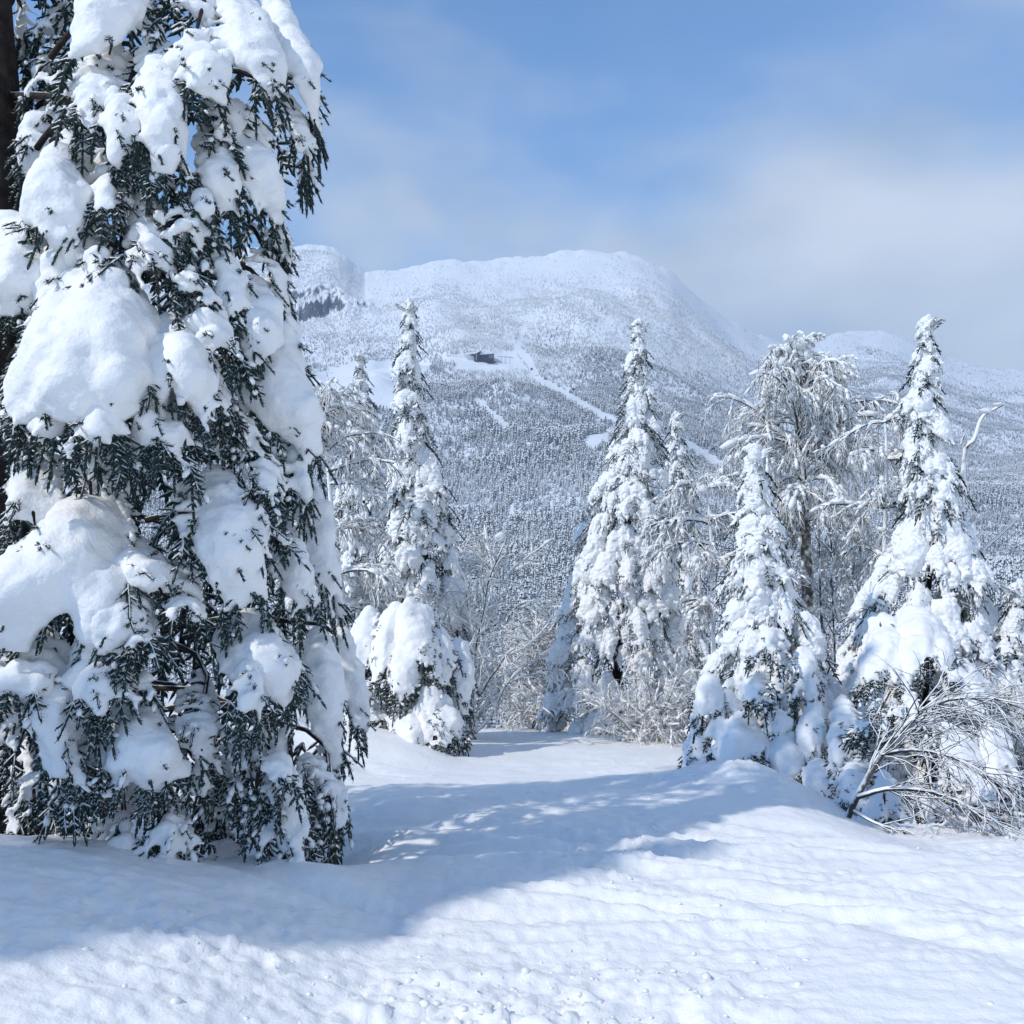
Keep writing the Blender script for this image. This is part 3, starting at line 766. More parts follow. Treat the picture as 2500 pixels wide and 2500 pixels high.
def build_crumbs():
    """Loose crumbs of churned snow on the trail: uncountable, one object."""
    tmpl = []
    for s in range(5):
        m = lump_mesh('t', 100 + s, 1)
        v = np.empty(len(m.vertices) * 3, np.float32); m.vertices.foreach_get('co', v)
        f = np.empty(len(m.loops), np.int32); m.loops.foreach_get('vertex_index', f)
        tmpl.append((v.reshape(-1, 3), f.reshape(-1, 3))); bpy.data.meshes.remove(m)
    r = np.random.default_rng(5)
    V = []; F = []; n = 0
    m = 30000
    y = 2.6 * (14 / 2.6) ** r.random(m); x = r.uniform(-0.6, 0.6, m) * y + r.uniform(-.2, .6, m)
    p = smooth(-0.1, 0.5, fbm2(x * 0.45 + 5, y * 0.45, 3, 31)) * smooth(-1.6, 1.0, x - 0.35 * (y - 4)) + 0.012
    p = p * (0.25 + smooth(-.1, .5, fbm2(x * 1.7, y * 1.7, 2, 35)))
    ok = np.nonzero(r.random(m) < p)[0][:1300]
    x, y = x[ok], y[ok]
    k2 = 160
    x = np.concatenate([x, -.15 + .45 * r.normal(size=k2)]); y = np.concatenate([y, 3.45 + .28 * r.normal(size=k2)])
    big = np.concatenate([np.ones(len(ok)), r.uniform(.8, 1.5, k2)])
    z = ground_base(x, y) + ground_detail(x, y)
    for x, y, z, bg_ in zip(x, y, z, big):
        size = bg_ * (0.004 + 0.012 * r.random() ** 3 + (0.022 * r.random() if r.random() < 0.02 else 0))
        v, f = tmpl[r.integers(5)]
        a = r.uniform(0, 6.28); ca, sa = math.cos(a), math.sin(a)
        vv = v * size * np.array([r.uniform(.8, 1.4), r.uniform(.8, 1.3), r.uniform(.45, .8)])
        vv = np.stack([vv[:, 0] * ca - vv[:, 1] * sa, vv[:, 0] * sa + vv[:, 1] * ca, vv[:, 2]], -1) + [x, y, z + size * 0.05]
        V.append(vv); F.append(f + n); n += len(v)
    o = link('snow_crumbs', mesh_np('snow_crumbs', np.concatenate(V), np.concatenate(F)), M['snow'])
    o['kind'] = 'stuff'; o['label'] = 'loose crumbs of churned snow scattered over the trail'; o['category'] = 'snow'
build_crumbs()

def build_chunks():
    r = np.random.default_rng(15)
    spots = [(575, 2465, 15), (1010, 2440, 16), (1062, 2472, 18), (1182, 2462, 16), (960, 2402, 12), (1370, 2440, 12), (2060, 2130, 15), (1660, 2066, 12)]
    where = ['leftmost one at the bottom edge', 'left of the bottom cluster', 'largest in the bottom cluster', 'right of the bottom cluster', 'upper left of the bottom cluster', 'alone right of the bottom cluster', 'near the leaning sapling', 'at the big shadow edge']
    for k, (px, py, hw) in enumerate(spots):
        ys = np.linspace(2.4, 12, 600); xs = (px - 1250) * K * ys
        f = EYE - (py - 1250) * K * ys - ground_base(xs, ys)
        y = float(ys[int(np.argmax(f < 0))]); x = (px - 1250) * K * y
        o = link('snow_chunk', lump_mesh('snow_chunk', 300 + k % 6, 3), M['snow'])
        q = hw * K * y
        o.location = (x, y, ground_z(x, y) - .1 * q); o.scale = (q * r.uniform(1.0, 1.5), q * r.uniform(.8, 1.2), q * r.uniform(.5, .7)); o.rotation_euler = (r.uniform(-.4, .4), r.uniform(-.4, .4), r.uniform(0, 6.28))
        o['label'] = 'loose lump of kicked up snow on the trail, ' + where[k]; o['category'] = 'snow lump'; o['group'] = 'kicked up snow lumps'
build_chunks()

# ------------------------------------------------------------------ the mountain
RIDGE = np.array([(-900, 560), (0, 600), (500, 640), (700, 672), (890, 665), (1000, 652), (1060, 637), (1110, 634), (1180, 638), (1230, 634), (1290, 626), (1370, 613), (1420, 608),
                  (1500, 613), (1560, 624), (1600, 640), (1640, 664), (1700, 718), (1760, 765), (1800, 790), (1860, 820), (1915, 836),
                  (1960, 834), (2000, 824), (2050, 812), (2090, 807), (2150, 809), (2200, 821), (2270, 852), (2340, 882), (2420, 899), (2500, 905), (2700, 920), (3400, 960)], float)
RID_R = np.array([(-900, 2300), (900, 2300), (1400, 2450), (1700, 2500), (1915, 2700), (2100, 3000), (2500, 2900), (3400, 2600)], float)
D0, Z0 = 620.0, -78.0

def mountain_z(px, d):
    """Height of the main mountain at bearing px (column of the photograph) and d metres north."""
    x = (px - 1250.0) * K * d
    H = EYE - (np.interp(px, RIDGE[:, 0], RIDGE[:, 1]) - 1250.0) * K * np.interp(px, RID_R[:, 0], RID_R[:, 1])
    R = np.interp(px, RID_R[:, 0], RID_R[:, 1])
    s = (d - D0) / (R - D0)
    p = 1.32
    up = Z0 + (H - Z0) * np.clip(s, 0, 1) ** p
    # shoulder that carries the lodge and the run below it
    relief = 34 * fbm2(x / 420.0, d / 420.0, 4, 201, 0.5) + 9 * fbm2(x / 95.0, d / 95.0, 3, 205)
    gully = 20 * (np.abs(noise2(x / 210.0 + d / 900.0, d / 800.0, 210)) - 0.35)
    env = np.clip(s * 3, 0, 1) * np.clip((1 - s) * 3.2, 0, 1)
    up = up + (relief - gully) * env
    low = np.interp(d, [20, 45, 60, 120, 250, 420, D0], [-9, -19, -27, -52, -70, -77, Z0])
    down = H - 0.45 * (d - R) 
    z = np.where(s < 0, low, up)
    z = np.where(s > 1, down, z)
    # craggy edge of the ridge
    z = z + (3.0 * fbm2(x / 16.0, d / 16.0, 3, 220) + 5 * noise2(x / 40., d / 40., 222)) * np.exp(-((s - 1) / 0.05) ** 2)
    return z

KN = np.array([(-900, 560), (0, 598), (300, 610), (560, 603), (680, 600), (740, 598), (800, 599), (826, 606), (846, 622), (858, 638), (872, 652), (890, 665)], float)
def knob_lift(px, d):
    """Rocky knob on the ridge line at the left: a mound with a broken rock step on its near side."""
    x = (px - 1250.0) * K * d
    A = (np.interp(px, RIDGE[:, 0], RIDGE[:, 1]) - np.interp(px, KN[:, 0], KN[:, 1])) * K * 2300.0
    A = np.where(px < 890, A, 0)
    dd = d + 22 * noise2(x / 45.0, 0 * x, 310) + 7 * noise2(x / 11.0, 0 * x, 311)
    B = np.interp(dd, [1880, 1962, 1976, 2000, 2012, 2070, 2200, 2330, 2500], [0, -.30, .20, .32, .66, .82, 1, 1, .6])
    C = np.interp(dd, [1840, 1960, 2110, 2250, 2330, 2500], [0, .3, .75, 1, 1, .6])
    band = smooth(610, 680, px) * (1 - smooth(800, 868, px))
    lift = A * (B * band + C * (1 - band))
    rough = (17 * np.abs(fbm2(x / 13.0, d / 11.0, 3, 300)) + 8 * np.abs(noise2(x / 30, d / 22, 301))) * np.exp(-((dd - 1985) / 38.0) ** 2) * smooth(600, 690, px) * (1 - smooth(880, 930, px))
    return lift + rough
_main_z = mountain_z
def mountain_z(px, d):
    return _main_z(px, d) + knob_lift(px, d)

def sheet(name, zf, pxs, ds, mat, label):
    P, D = np.meshgrid(pxs, ds, indexing='ij')
    Z = zf(P, D)
    v = np.stack([(P - 1250.0) * K * D, D, Z], -1).reshape(-1, 3)
    o = link(name, mesh_np(name, v, grid_faces(len(pxs), len(ds))), mat)
    o['kind'] = 'structure'; o['label'] = label
    return o

def rock_snow_mat():
    m, nt, b = new_mat('mountain_snow_and_rock')
    N = nt.nodes; L = nt.links
    geo = N.new('ShaderNodeNewGeometry'); sep = N.new('ShaderNodeSeparateXYZ'); L.new(geo.outputs['Normal'], sep.inputs[0])
    ma = N.new('ShaderNodeMath'); ma.operation = 'MULTIPLY_ADD'; ma.inputs[1].default_value = 0.5; ma.inputs[2].default_value = -0.25
    L.new(nnoise(nt, 0.09, 5, 0.65), ma.inputs[0])
    ad = N.new('ShaderNodeMath'); ad.operation = 'ADD'; L.new(sep.outputs[2], ad.inputs[0]); L.new(ma.outputs[0], ad.inputs[1])
    mr = N.new('ShaderNodeMapRange'); mr.inputs['From Min'].default_value = 0.42; mr.inputs['From Max'].default_value = 0.56
    L.new(ad.outputs[0], mr.inputs['Value'])
    rock = ramp(nt, nnoise(nt, 0.25, 4), 0.3, 0.7, (0.05, 0.055, 0.07, 1), (0.16, 0.16, 0.18, 1))
    mx = N.new('ShaderNodeMix'); mx.data_type = 'RGBA'; L.new(mr.outputs[0], mx.inputs[0]); L.new(rock, mx.inputs[6]); mx.inputs[7].default_value = (0.88, 0.9, 0.92, 1)
    L.new(mx.outputs[2], b.inputs['Base Color']); b.inputs['Roughness'].default_value = 0.8
    bump(nt, b, [(nnoise(nt, 0.12, 5), 0.5, 3.0)])
    return m
M['mountain'] = rock_snow_mat()
MPX = np.concatenate([np.linspace(-600, 560, 60)[:-1], np.linspace(560, 960, 130)[:-1], np.linspace(960, 3100, 230)])
MD = np.concatenate([np.linspace(48, D0, 36)[:-1], np.linspace(D0, 1850, 100)[:-1], np.linspace(1850, 2130, 60)[:-1], np.linspace(2130, 3200, 70)])
sheet('mountain', mountain_z, MPX, MD, M['mountain'], 'broad snow covered mountain ridge rising behind the trail')

# --------------------------------------------------------------- forest on the mountain (reads as one mass)
def forest_proto(name, seed, layers, mat):
    """A small laden conifer of unit height: ragged drooping skirts round a stem."""
    r = np.random.default_rng(seed)
    V = []; F = []
    sides = 7
    def add(vs, fs):
        n = sum(len(a) for a in V); V.append(np.array(vs, float)); F.extend([[i + n for i in f] for f in fs])
    lean = r.uniform(-0.03, 0.03, 2)
    for k in range(layers):
        t0 = 0.06 + 0.80 * k / layers
        z0 = t0; z1 = min(1.0, t0 + 1.5 / layers)
        R = 0.17 * (1 - t0) ** 0.75 + 0.025
        ph = r.uniform(0, 6.28)
        ring = []; ring2 = []
        for s in range(sides):
            a = ph + 6.2832 * s / sides + r.uniform(-.25, .25); q = R * r.uniform(0.55, 1.25)
            ring.append((q * math.cos(a), q * math.sin(a), z0 + r.uniform(-.05, .03)))
            q2 = q * 0.62
            ring2.append((q2 * math.cos(a), q2 * math.sin(a), z0 + (z1 - z0) * 0.38 + r.uniform(-.01, .02)))
        apex = (lean[0] * z1, lean[1] * z1, z1)
        inner = (0, 0, z0 + 0.02)
        vs = ring + ring2 + [apex, inner]
        fs = []
        for s in range(sides):
            q = (s + 1) % sides
            fs.append((s, q, sides + q)); fs.append((s, sides + q, sides + s)); fs.append((sides + s, sides + q, 2 * sides)); fs.append((q, s, 2 * sides + 1))
        add(vs, fs)
    v = np.concatenate(V)
    me = mesh_np(name, v, np.array(F), shade_smooth=False)
    me.materials.append(mat)
    return bpy.data.objects.new(name, me)

def forest_mat(name, lo, hi):
    return dusted_material(name, (0.016, 0.03, 0.042, 1), (0.045, 0.065, 0.085, 1), lo, hi, 6.0, 0.9)

def far_px(x, y, z):
    return 1250 + x / (K * y), 1250 - (z - EYE) / (K * y)

def in_poly(px, py, poly):
    poly = np.array(poly, float); c = np.zeros(px.shape, bool)
    x2, y2 = poly[-1]
    for x1, y1 in poly:
        cond = ((y1 > py) != (y2 > py)) & (px < (x2 - x1) * (py - y1) / (y2 - y1 + 1e-9) + x1)
        c ^= cond; x2, y2 = x1, y1
    return c

def near_line(px, py, line, w):
    best = np.full(px.shape, 1e9)
    for (x1, y1), (x2, y2) in zip(line[:-1], line[1:]):
        dx, dy = x2 - x1, y2 - y1
        t = np.clip(((px - x1) * dx + (py - y1) * dy) / (dx * dx + dy * dy), 0, 1)
        best = np.minimum(best, np.hypot(px - x1 - t * dx, py - y1 - t * dy))
    return best < w

def build_forest():
    protoc = bpy.data.collections.new('forest_prototypes')
    mats = [forest_mat('forest_rime', -1.25, -0.6), forest_mat('forest_laden', -0.7, 0.05), forest_mat('forest_dark_and_cloud_shade', -0.35, 0.4)]  # the darkest one also paints the cloud shadow on the middle slope
    k = 0
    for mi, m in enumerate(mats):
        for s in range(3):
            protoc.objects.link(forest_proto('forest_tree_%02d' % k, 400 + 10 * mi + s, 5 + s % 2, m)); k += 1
    r = np.random.default_rng(77)
    # candidates spread evenly over the ground of the valley side
    n = 480000
    d = np.sqrt(r.uniform(330.0 ** 2, 3000.0 ** 2, n)); px = r.uniform(300, 2680, n)
    z = mountain_z(px, d)
    x = (px - 1250) * K * d
    fx, fy = far_px(x, d, z)
    keep = np.ones(len(x), bool)
    # bare ridge tops, rock band, clearings and runs
    R = np.interp(px, RID_R[:, 0], RID_R[:, 1]); s = (d - D0) / (R - D0)
    thin = fbm2(x / 120., d / 120., 3, 501)
    onknob = (px < 880) & (d > 1830) & (d < 2240)
    keep &= ~((s > 0.66 + 0.16 * thin) & ~onknob & (r.random(len(x)) < 0.25 + 0.7 * smooth(0.68, 0.92, s)))
    keep &= ~((s > 0.99))
    keep &= ~((d > 1945) & (d < 2030) & (px > 640) & (px < 905) & (r.random(len(x)) < 0.8))
    keep &= r.random(len(x)) < 0.8 + 0.35 * fbm2(x / 70., d / 70., 3, 505)
    keep &= ~in_poly(fx, fy, [(700, 925), (800, 905), (880, 880), (960, 882), (1060, 885), (1000, 960), (960, 1010), (900, 985), (780, 965), (735, 960)])
    keep &= ~in_poly(fx, fy, [(1425, 1085), (1430, 1063), (1470, 1058), (1500, 1040), (1480, 1080), (1455, 1098)])
    keep &= ~near_line(fx, fy, [(1260, 850), (1290, 880), (1310, 925), (1400, 975), (1470, 1015), (1510, 1030), (1560, 1055)], 9)
    keep &= ~near_line(fx, fy, [(1560, 1055), (1680, 1085), (1770, 1140)], 9)
    keep &= ~near_line(fx, fy, [(1165, 980), (1200, 1010), (1235, 1045)], 8)
    keep &= ~near_line(fx, fy, [(1280, 800), (1262, 850), (1250, 880)], 7)
    keep &= ~in_poly(fx, fy, [(1080, 866), (1255, 858), (1290, 905), (1200, 892), (1080, 885)])
    keep &= ~((np.abs(fx - 1185) < 75) & (fy > 885) & (fy < 905))
    keep &= (d > 330)
    x, d, z, fx, fy, s = [a[keep] for a in (x, d, z, fx, fy, s)]
    m = len(x)
    # how much rime: white tops, cloud shadow painted as a dark band, dark valley
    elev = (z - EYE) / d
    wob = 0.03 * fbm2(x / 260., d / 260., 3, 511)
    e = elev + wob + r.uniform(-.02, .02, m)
    cover_shade = np.where(e > 0.158, 0, np.where(e > 0.05, 2, np.where(e > 0.008, 1, 2)))
    cover_shade = np.where((cover_shade == 0) & (r.random(m) < 0.12), 1, cover_shade)
    cover_shade = np.where((cover_shade == 2) & (r.random(m) < 0.35), 1, cover_shade)
    variant = cover_shade * 3 + r.integers(0, 3, m)
    h = (4.6 + 4.5 * (1 - smooth(0.1, 0.75, s)) - 2.0 * (1 - smooth(-.15, 0.1, s))) * r.uniform(0.65, 1.25, m)
    h = h * (1 + 0.3 * fbm2(x / 45., d / 45., 2, 515))
    me = bpy.data.meshes.new('forest_points')
    me.vertices.add(m); me.vertices.foreach_set('co', np.stack([x, d, z - 0.4], -1).astype(np.float32).ravel())
    def attr(nm, typ, arr, key='value'):
        a = me.attributes.new(nm, typ, 'POINT'); a.data.foreach_set(key, arr.ravel())
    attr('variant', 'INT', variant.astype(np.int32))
    wide = r.uniform(0.7, 1.15, m)
    attr('size', 'FLOAT_VECTOR', np.stack([h * wide, h * wide, h], -1).astype(np.float32), 'vector')
    attr('turn', 'FLOAT_VECTOR', np.stack([r.uniform(-.05, .05, m), r.uniform(-.05, .05, m), r.uniform(0, 6.28, m)], -1).astype(np.float32), 'vector')
    o = link('forest', me)
    o['kind'] = 'stuff'; o['label'] = 'dense rime covered conifer forest clothing the mountain side'; o['category'] = 'forest'
    ng = bpy.data.node_groups.new('scatter_forest', 'GeometryNodeTree')
    ng.interface.new_socket('Geometry', in_out='INPUT', socket_type='NodeSocketGeometry')
    ng.interface.new_socket('Geometry', in_out='OUTPUT', socket_type='NodeSocketGeometry')
    gi = ng.nodes.new('NodeGroupInput'); go = ng.nodes.new('NodeGroupOutput')
    ci = ng.nodes.new('GeometryNodeCollectionInfo'); ci.inputs['Collection'].default_value = protoc
    ci.inputs['Separate Children'].default_value = True; ci.inputs['Reset Children'].default_value = True
    ip = ng.nodes.new('GeometryNodeInstanceOnPoints'); ip.inputs['Pick Instance'].default_value = True
    def named(nm, typ):
        a = ng.nodes.new('GeometryNodeInputNamedAttribute'); a.data_type = typ; a.inputs['Name'].default_value = nm
        return a.outputs['Attribute']
    ng.links.new(gi.outputs[0], ip.inputs['Points']); ng.links.new(ci.outputs[0], ip.inputs['Instance'])
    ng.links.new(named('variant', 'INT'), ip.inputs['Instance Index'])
    ng.links.new(named('size', 'FLOAT_VECTOR'), ip.inputs['Scale'])
    er = ng.nodes.new('FunctionNodeEulerToRotation'); ng.links.new(named('turn', 'FLOAT_VECTOR'), er.inputs[0])
    ng.links.new(er.outputs[0], ip.inputs['Rotation'])
    ng.links.new(ip.outputs[0], go.inputs[0])
    md = o.modifiers.new('scatter', 'NODES'); md.node_group = ng
    print('forest trees', m)
build_forest()
# ------------------------------------------------------------------ boughs modelled one by one
def pieces(me, caps):
    """Split a snow body into its separate pillows; crumbs and finger caps stay with the largest."""
    n = len(me.vertices)
    co = np.empty(n * 3, np.float32); me.vertices.foreach_get('co', co); co = co.reshape(-1, 3)
    me.calc_loop_triangles()
    t = np.empty(len(me.loop_triangles) * 3, np.int32); me.loop_triangles.foreach_get('vertices', t); t = t.reshape(-1, 3)
    lab = np.arange(n)
    for _ in range(400):
        m = lab[t].min(1); new = lab.copy()
        for k in range(3): np.minimum.at(new, t[:, k], m)
        new = new[new]
        if (new == lab).all(): break
        lab = new
    u, cnt = np.unique(lab, return_counts=True)
    big = u[np.argsort(-cnt)]; cs = np.sort(cnt)[::-1]
    keep = [big[0]] + [q for q, c in zip(big[1:], cs[1:]) if c > max(60, 0.02 * n)]
    out = []
    for k, q in enumerate(keep):
        sel = lab == q
        idx = np.cumsum(sel) - 1
        v = co[sel]; f = idx[t[sel[t[:, 0]]]]
        if k == 0 and caps is not None:
            f = np.concatenate([f, caps[1] + len(v)]); v = np.concatenate([v, caps[0]])
        out.append(mesh_np('bough_snow', v, f))
    bpy.data.meshes.remove(me)
    return out

def attach_boughs(t, loc, tag, items, axis, r, cap=0.03, snow='pillow', kind='near'):
    for q, sp in enumerate(items):
        rows = sp['rows']; C = sp['C'] - loc
        P = np.array([a[0] for a in rows]) - loc
        b = link('bough', fingers_mesh('bough', P, np.array([a[1] for a in rows]), [a[2] for a in rows], [a[3] for a in rows], kind), M['needle'], t)
        caps = caps_mesh_arrays(r, rows, cap + 0.25 * sp.get('b', 0), True)
        sn = SNOW[(tag, q)]
        for j, piece in enumerate(pieces(sn, caps)):
            piece.transform(Matrix.Translation(-Vector(loc)))
            so = link('snow', piece, M[snow], b)
            if sp.get('b', 0): so['kind'] = 'stuff'
        root = np.array([axis[0], axis[1], C[0][2] + r.uniform(-.25, .45)])
        root = C[0] * .55 + root * .45
        k = max(2, len(C) // 2)
        pts = catmull(np.vstack([root, (root + C[0]) / 2 + [0, 0, 0.08], C[0], C[k], C[-1]]) if kind == 'near' else np.vstack([C[0], C[k], C[-1]]), 10)
        link('stem', tubes_mesh('stem', [(pts, [0.02, 0.016, 0.011, 0.005])], 6, 10), M['bark'], b)

# ------------------------------------------------------------------ build the big spruce
def build_spruce():
    base = at(-10, 1250, SP_D); gz = -0.75
    t = thing('spruce_tree', 'huge near spruce with drooping boughs under thick snow pillows beside the trail', 'tree', (base[0], base[1], gz))
    loc = np.array([base[0], base[1], gz])
    r = np.random.default_rng(99)
    zs = np.linspace(-0.2, 8.5, 24)
    trunk = np.stack([0.05 * np.sin(zs * .7), 0.04 * np.cos(zs * .5), zs], -1)
    me = tubes_mesh('trunk', [(trunk, 0.27 - 0.022 * zs)], sides=28, npt=60)
    co = np.empty(len(me.vertices) * 3, np.float32); me.vertices.foreach_get('co', co); co = co.reshape(-1, 3).astype(float)
    rad = unit(co * [1, 1, 0])
    ang = np.arctan2(co[:, 1], co[:, 0])
    co += rad * (0.028 * noise3(ang * 5, co[:, 2] * 2.2, 0 * ang, 5) + 0.012 * noise3(ang * 12, co[:, 2] * 6, 0 * ang, 6))[:, None]
    me.vertices.foreach_set('co', co.astype(np.float32).ravel())
    link('trunk', me, M['bark'], t)
    attach_boughs(t, loc, 'spruce', SPRUCE, np.array([trunk[0, 0], 0, 0]), r)
    # dark needles deep inside the crown, seen only through the gaps
    rows = []
    for _ in range(950):
        py = r.uniform(-150, 2050); R = np.interp(py, OUT[:, 0], OUT[:, 1]) - 0.0
        px = r.uniform(-450, R - 60)
        u = min(1.0, abs((px - SP_AX) / (R - SP_AX)))
        d = SP_D + 0.15 + 0.9 * r.random() * math.sqrt(max(0, 1 - u * u)) + 0.1 * r.normal()
        if in_poly(np.array([px]), np.array([py]), [(270, 1050), (430, 1040), (500, 1120), (520, 1400), (560, 1900), (420, 1900), (400, 1450), (300, 1250)])[0]: d = SP_D + .5 + .5 * r.random()
        p = at(px, py, d)
        dv = np.array([r.normal(0, .5), -0.7, -0.9])
        sprig(r, p, dv, r.uniform(.24, .42), rows, n=5, rad=0.03)
    P = np.array([a[0] for a in rows]) - loc
    o = link('inner_foliage', fingers_mesh('inner_foliage', P, np.array([a[1] for a in rows]), [a[2] for a in rows], [a[3] for a in rows], 'far'), M['needle'], t)
    o['kind'] = 'stuff'
    # dead inner limbs
    for k in range(14):
        a0 = r.uniform(-2.2, 0.2); z = r.uniform(0.6, 5)
        e = np.array([math.cos(a0) * r.uniform(.8, 1.5), math.sin(a0) * r.uniform(.8, 1.5), -r.uniform(.3, 1.1)])
        pts = catmull([np.array([0, 0, z]), np.array([0, 0, z]) + e * [.5, .5, .25], np.array([0, 0, z]) + e], 8)
        link('limb', tubes_mesh('limb', [(pts, [0.028, 0.018, 0.008])], 6, 9), M['bark'], t)
build_spruce()

# ------------------------------------------------------------------ finish the bough library
def finish_library():
    r = np.random.default_rng(4)
    for key, rows in list(LIB.items()):
        P = np.array([a[0] for a in rows])
        nm = fingers_mesh('bough', P, np.array([a[1] for a in rows]), [a[2] for a in rows], [a[3] for a in rows], 'mid')
        nm.materials.append(M['needle_far'])
        caps = caps_mesh_arrays(r, rows, 0.16, False)
        sn = join_mesh(SNOW[key], *caps); sn.name = 'bough_snow'
        sn.materials.append(M['clump'])
        LIB[key] = (nm, sn)
finish_library()

def conifer(label, prof, d, seed, heavy=0.3, step=0.30, group=None, dens=1.0, top_extra=True, name='fir_tree', zbase=None, tilt=(0.15, 0.65), Lmax=0.52, wide_=1.1, dd=1.3):
    """prof: rows (py, centre px, half width px) from apex to base, in the photograph at distance d."""
    r = np.random.default_rng(seed)
    prof = np.array(prof, float)
    xb = (prof[-1, 1] - 1250) * K * d
    zb = ground_z(xb, d) if zbase is None else zbase
    t = thing(name, label, 'tree', (xb, d, zb - 0.05), 0, group)
    Z = EYE - (prof[:, 0] - 1250) * K * d - zb; X = (prof[:, 1] - 1250) * K * d - xb; R = prof[:, 2] * K * d * wide_
    o = np.argsort(Z); Z, X, R = Z[o], X[o], R[o]
    zs = np.linspace(0, Z[-1], 14)
    link('trunk', tubes_mesh('trunk', [(np.stack([np.interp(zs, Z, X), 0 * zs, zs], -1), np.linspace(0.11, 0.012, 14))], 8, 14), M['bark'], t)
    # inner needles close the crown
    rows = []
    nin = int(42 * Z[-1] * dens)
    for _ in range(nin):
        z = Z[-1] * (1 - r.random() ** 0.75) * .97; Rz = np.interp(z, Z, R); a = r.uniform(0, 6.283)
        q = Rz * r.uniform(.25, .72)
        p = np.array([np.interp(z, Z, X) + q * math.cos(a), q * math.sin(a), z])
        sprig(r, p, np.array([math.cos(a), math.sin(a), -0.9]), min(0.3, 0.12 + Rz * .25), rows, n=4, rad=0.022)
    P = np.array([a[0] for a in rows])
    io = link('inner_foliage', fingers_mesh('inner_foliage', P, np.array([a[1] for a in rows]), [a[2] for a in rows], [a[3] for a in rows], 'far'), M['needle_far'], t)
    io['kind'] = 'stuff'
    z = Z[-1]; k = 0; az0 = r.uniform(0, 6.28)
    while z > 0.12:
        Rz = float(np.interp(z, Z, R))
        L = min(max(0.17, Rz * 1.12), Lmax * r.uniform(.8, 1.1)); off = max(0.0, Rz - L * 0.9)
        n = max(3, int(round(6.2832 * max(Rz * .8, .1) / (0.52 * L + 0.05) * 0.62 * dens * dd)))
        for i in range(n):
            az = az0 + 6.2832 * i / n + r.uniform(-.35, .35)
            if math.sin(az) > 0.62 and z < Z[-1] - .6: continue       # far side of the crown, never in view
            kind = 'heavy' if r.random() < heavy else 'light'
            nm, sn = LIB[(kind, int(r.integers(8)))]
            b = link('bough', nm, None, t)
            sc = L * r.uniform(.72, 1.2)
            b.location = (float(np.interp(z, Z, X)) + off * math.cos(az), off * math.sin(az), z + r.uniform(-.12, .12) * min(1, L * 2))
            b.rotation_euler = (r.uniform(-.25, .25), r.uniform(*tilt), az)
            wide = r.uniform(.85, 1.2) * (1.25 if L < .4 else 1.0)
            b.scale = (sc, sc * wide * (1 if r.random() < .5 else -1), sc * r.uniform(.9, 1.25))
            link('snow', sn, None, b)
        z -= step * (0.35 + 0.75 * L) * r.uniform(.85, 1.15); k += 1; az0 += 1.1
    if top_extra:
        for j in range(2):
            nm, sn = LIB[('heavy', j)]
            b = link('bough', nm, None, t); b.location = (X[-1], 0, Z[-1] - 0.22 + 0.04 * j); b.rotation_euler = (0.2, -1.25 + .2 * j, r.uniform(0, 6.28)); b.scale = (.26, .26, .26)
            link('snow', sn, None, b)
    return t

conifer('tall slender snow plastered fir at the end of the trail, right of centre', [(775, 1557, 10), (850, 1555, 34), (960, 1560, 42), (1040, 1555, 62), (1150, 1548, 100), (1300, 1530, 125), (1450, 1515, 150), (1600, 1510, 165), (1790, 1500, 175)], 16.5, 11, heavy=.5, group='snow laden firs along the trail')
conifer('narrow shaded fir peeking out behind the right of the centre fir', [(1000, 1648, 12), (1100, 1655, 38), (1250, 1665, 52), (1400, 1665, 70), (1800, 1665, 90)], 19.5, 12, heavy=.1, group='snow laden firs along the trail')
conifer('tall narrow fir left of the gap, its thin top against the mountain', [(730, 1000, 8), (800, 1000, 24), (880, 998, 42), (1000, 1005, 46), (1080, 1010, 62), (1200, 1020, 92), (1350, 1035, 108), (1500, 1050, 110), (1780, 1050, 120)], 15.0, 13, heavy=.5, group='snow laden firs along the trail')
conifer('small spiky fir between the big spruce and the tall narrow fir', [(860, 880, 6), (930, 880, 26), (1000, 880, 38), (1100, 880, 58), (1250, 890, 80), (1500, 890, 100), (1780, 890, 110)], 18.0, 14, heavy=.35, group='snow laden firs along the trail')
white_fir = conifer('thickly plastered white fir standing in front of the birch on the right', [(1078, 1838, 14), (1140, 1840, 38), (1240, 1845, 55), (1350, 1855, 78), (1480, 1870, 105), (1600, 1885, 140), (1720, 1890, 175), (1880, 1890, 195)], 10.8, 15, heavy=.9, wide_=1.28, group='snow laden firs along the trail')
conifer('tall lumpy fir with a bent tip near the right edge', [(768, 2262, 10), (830, 2258, 30), (930, 2255, 52), (1030, 2255, 60), (1120, 2275, 80), (1250, 2285, 105), (1400, 2260, 150), (1520, 2250, 185), (1680, 2250, 225), (1900, 2250, 240)], 12.0, 16, heavy=.75, group='snow laden firs along the trail')
conifer('small snowy fir cut off by the right edge of the view', [(1415, 2484, 10), (1500, 2474, 36), (1600, 2462, 66), (1720, 2452, 100), (1950, 2440, 130)], 11.5, 17, heavy=.4, group='snow laden firs along the trail')

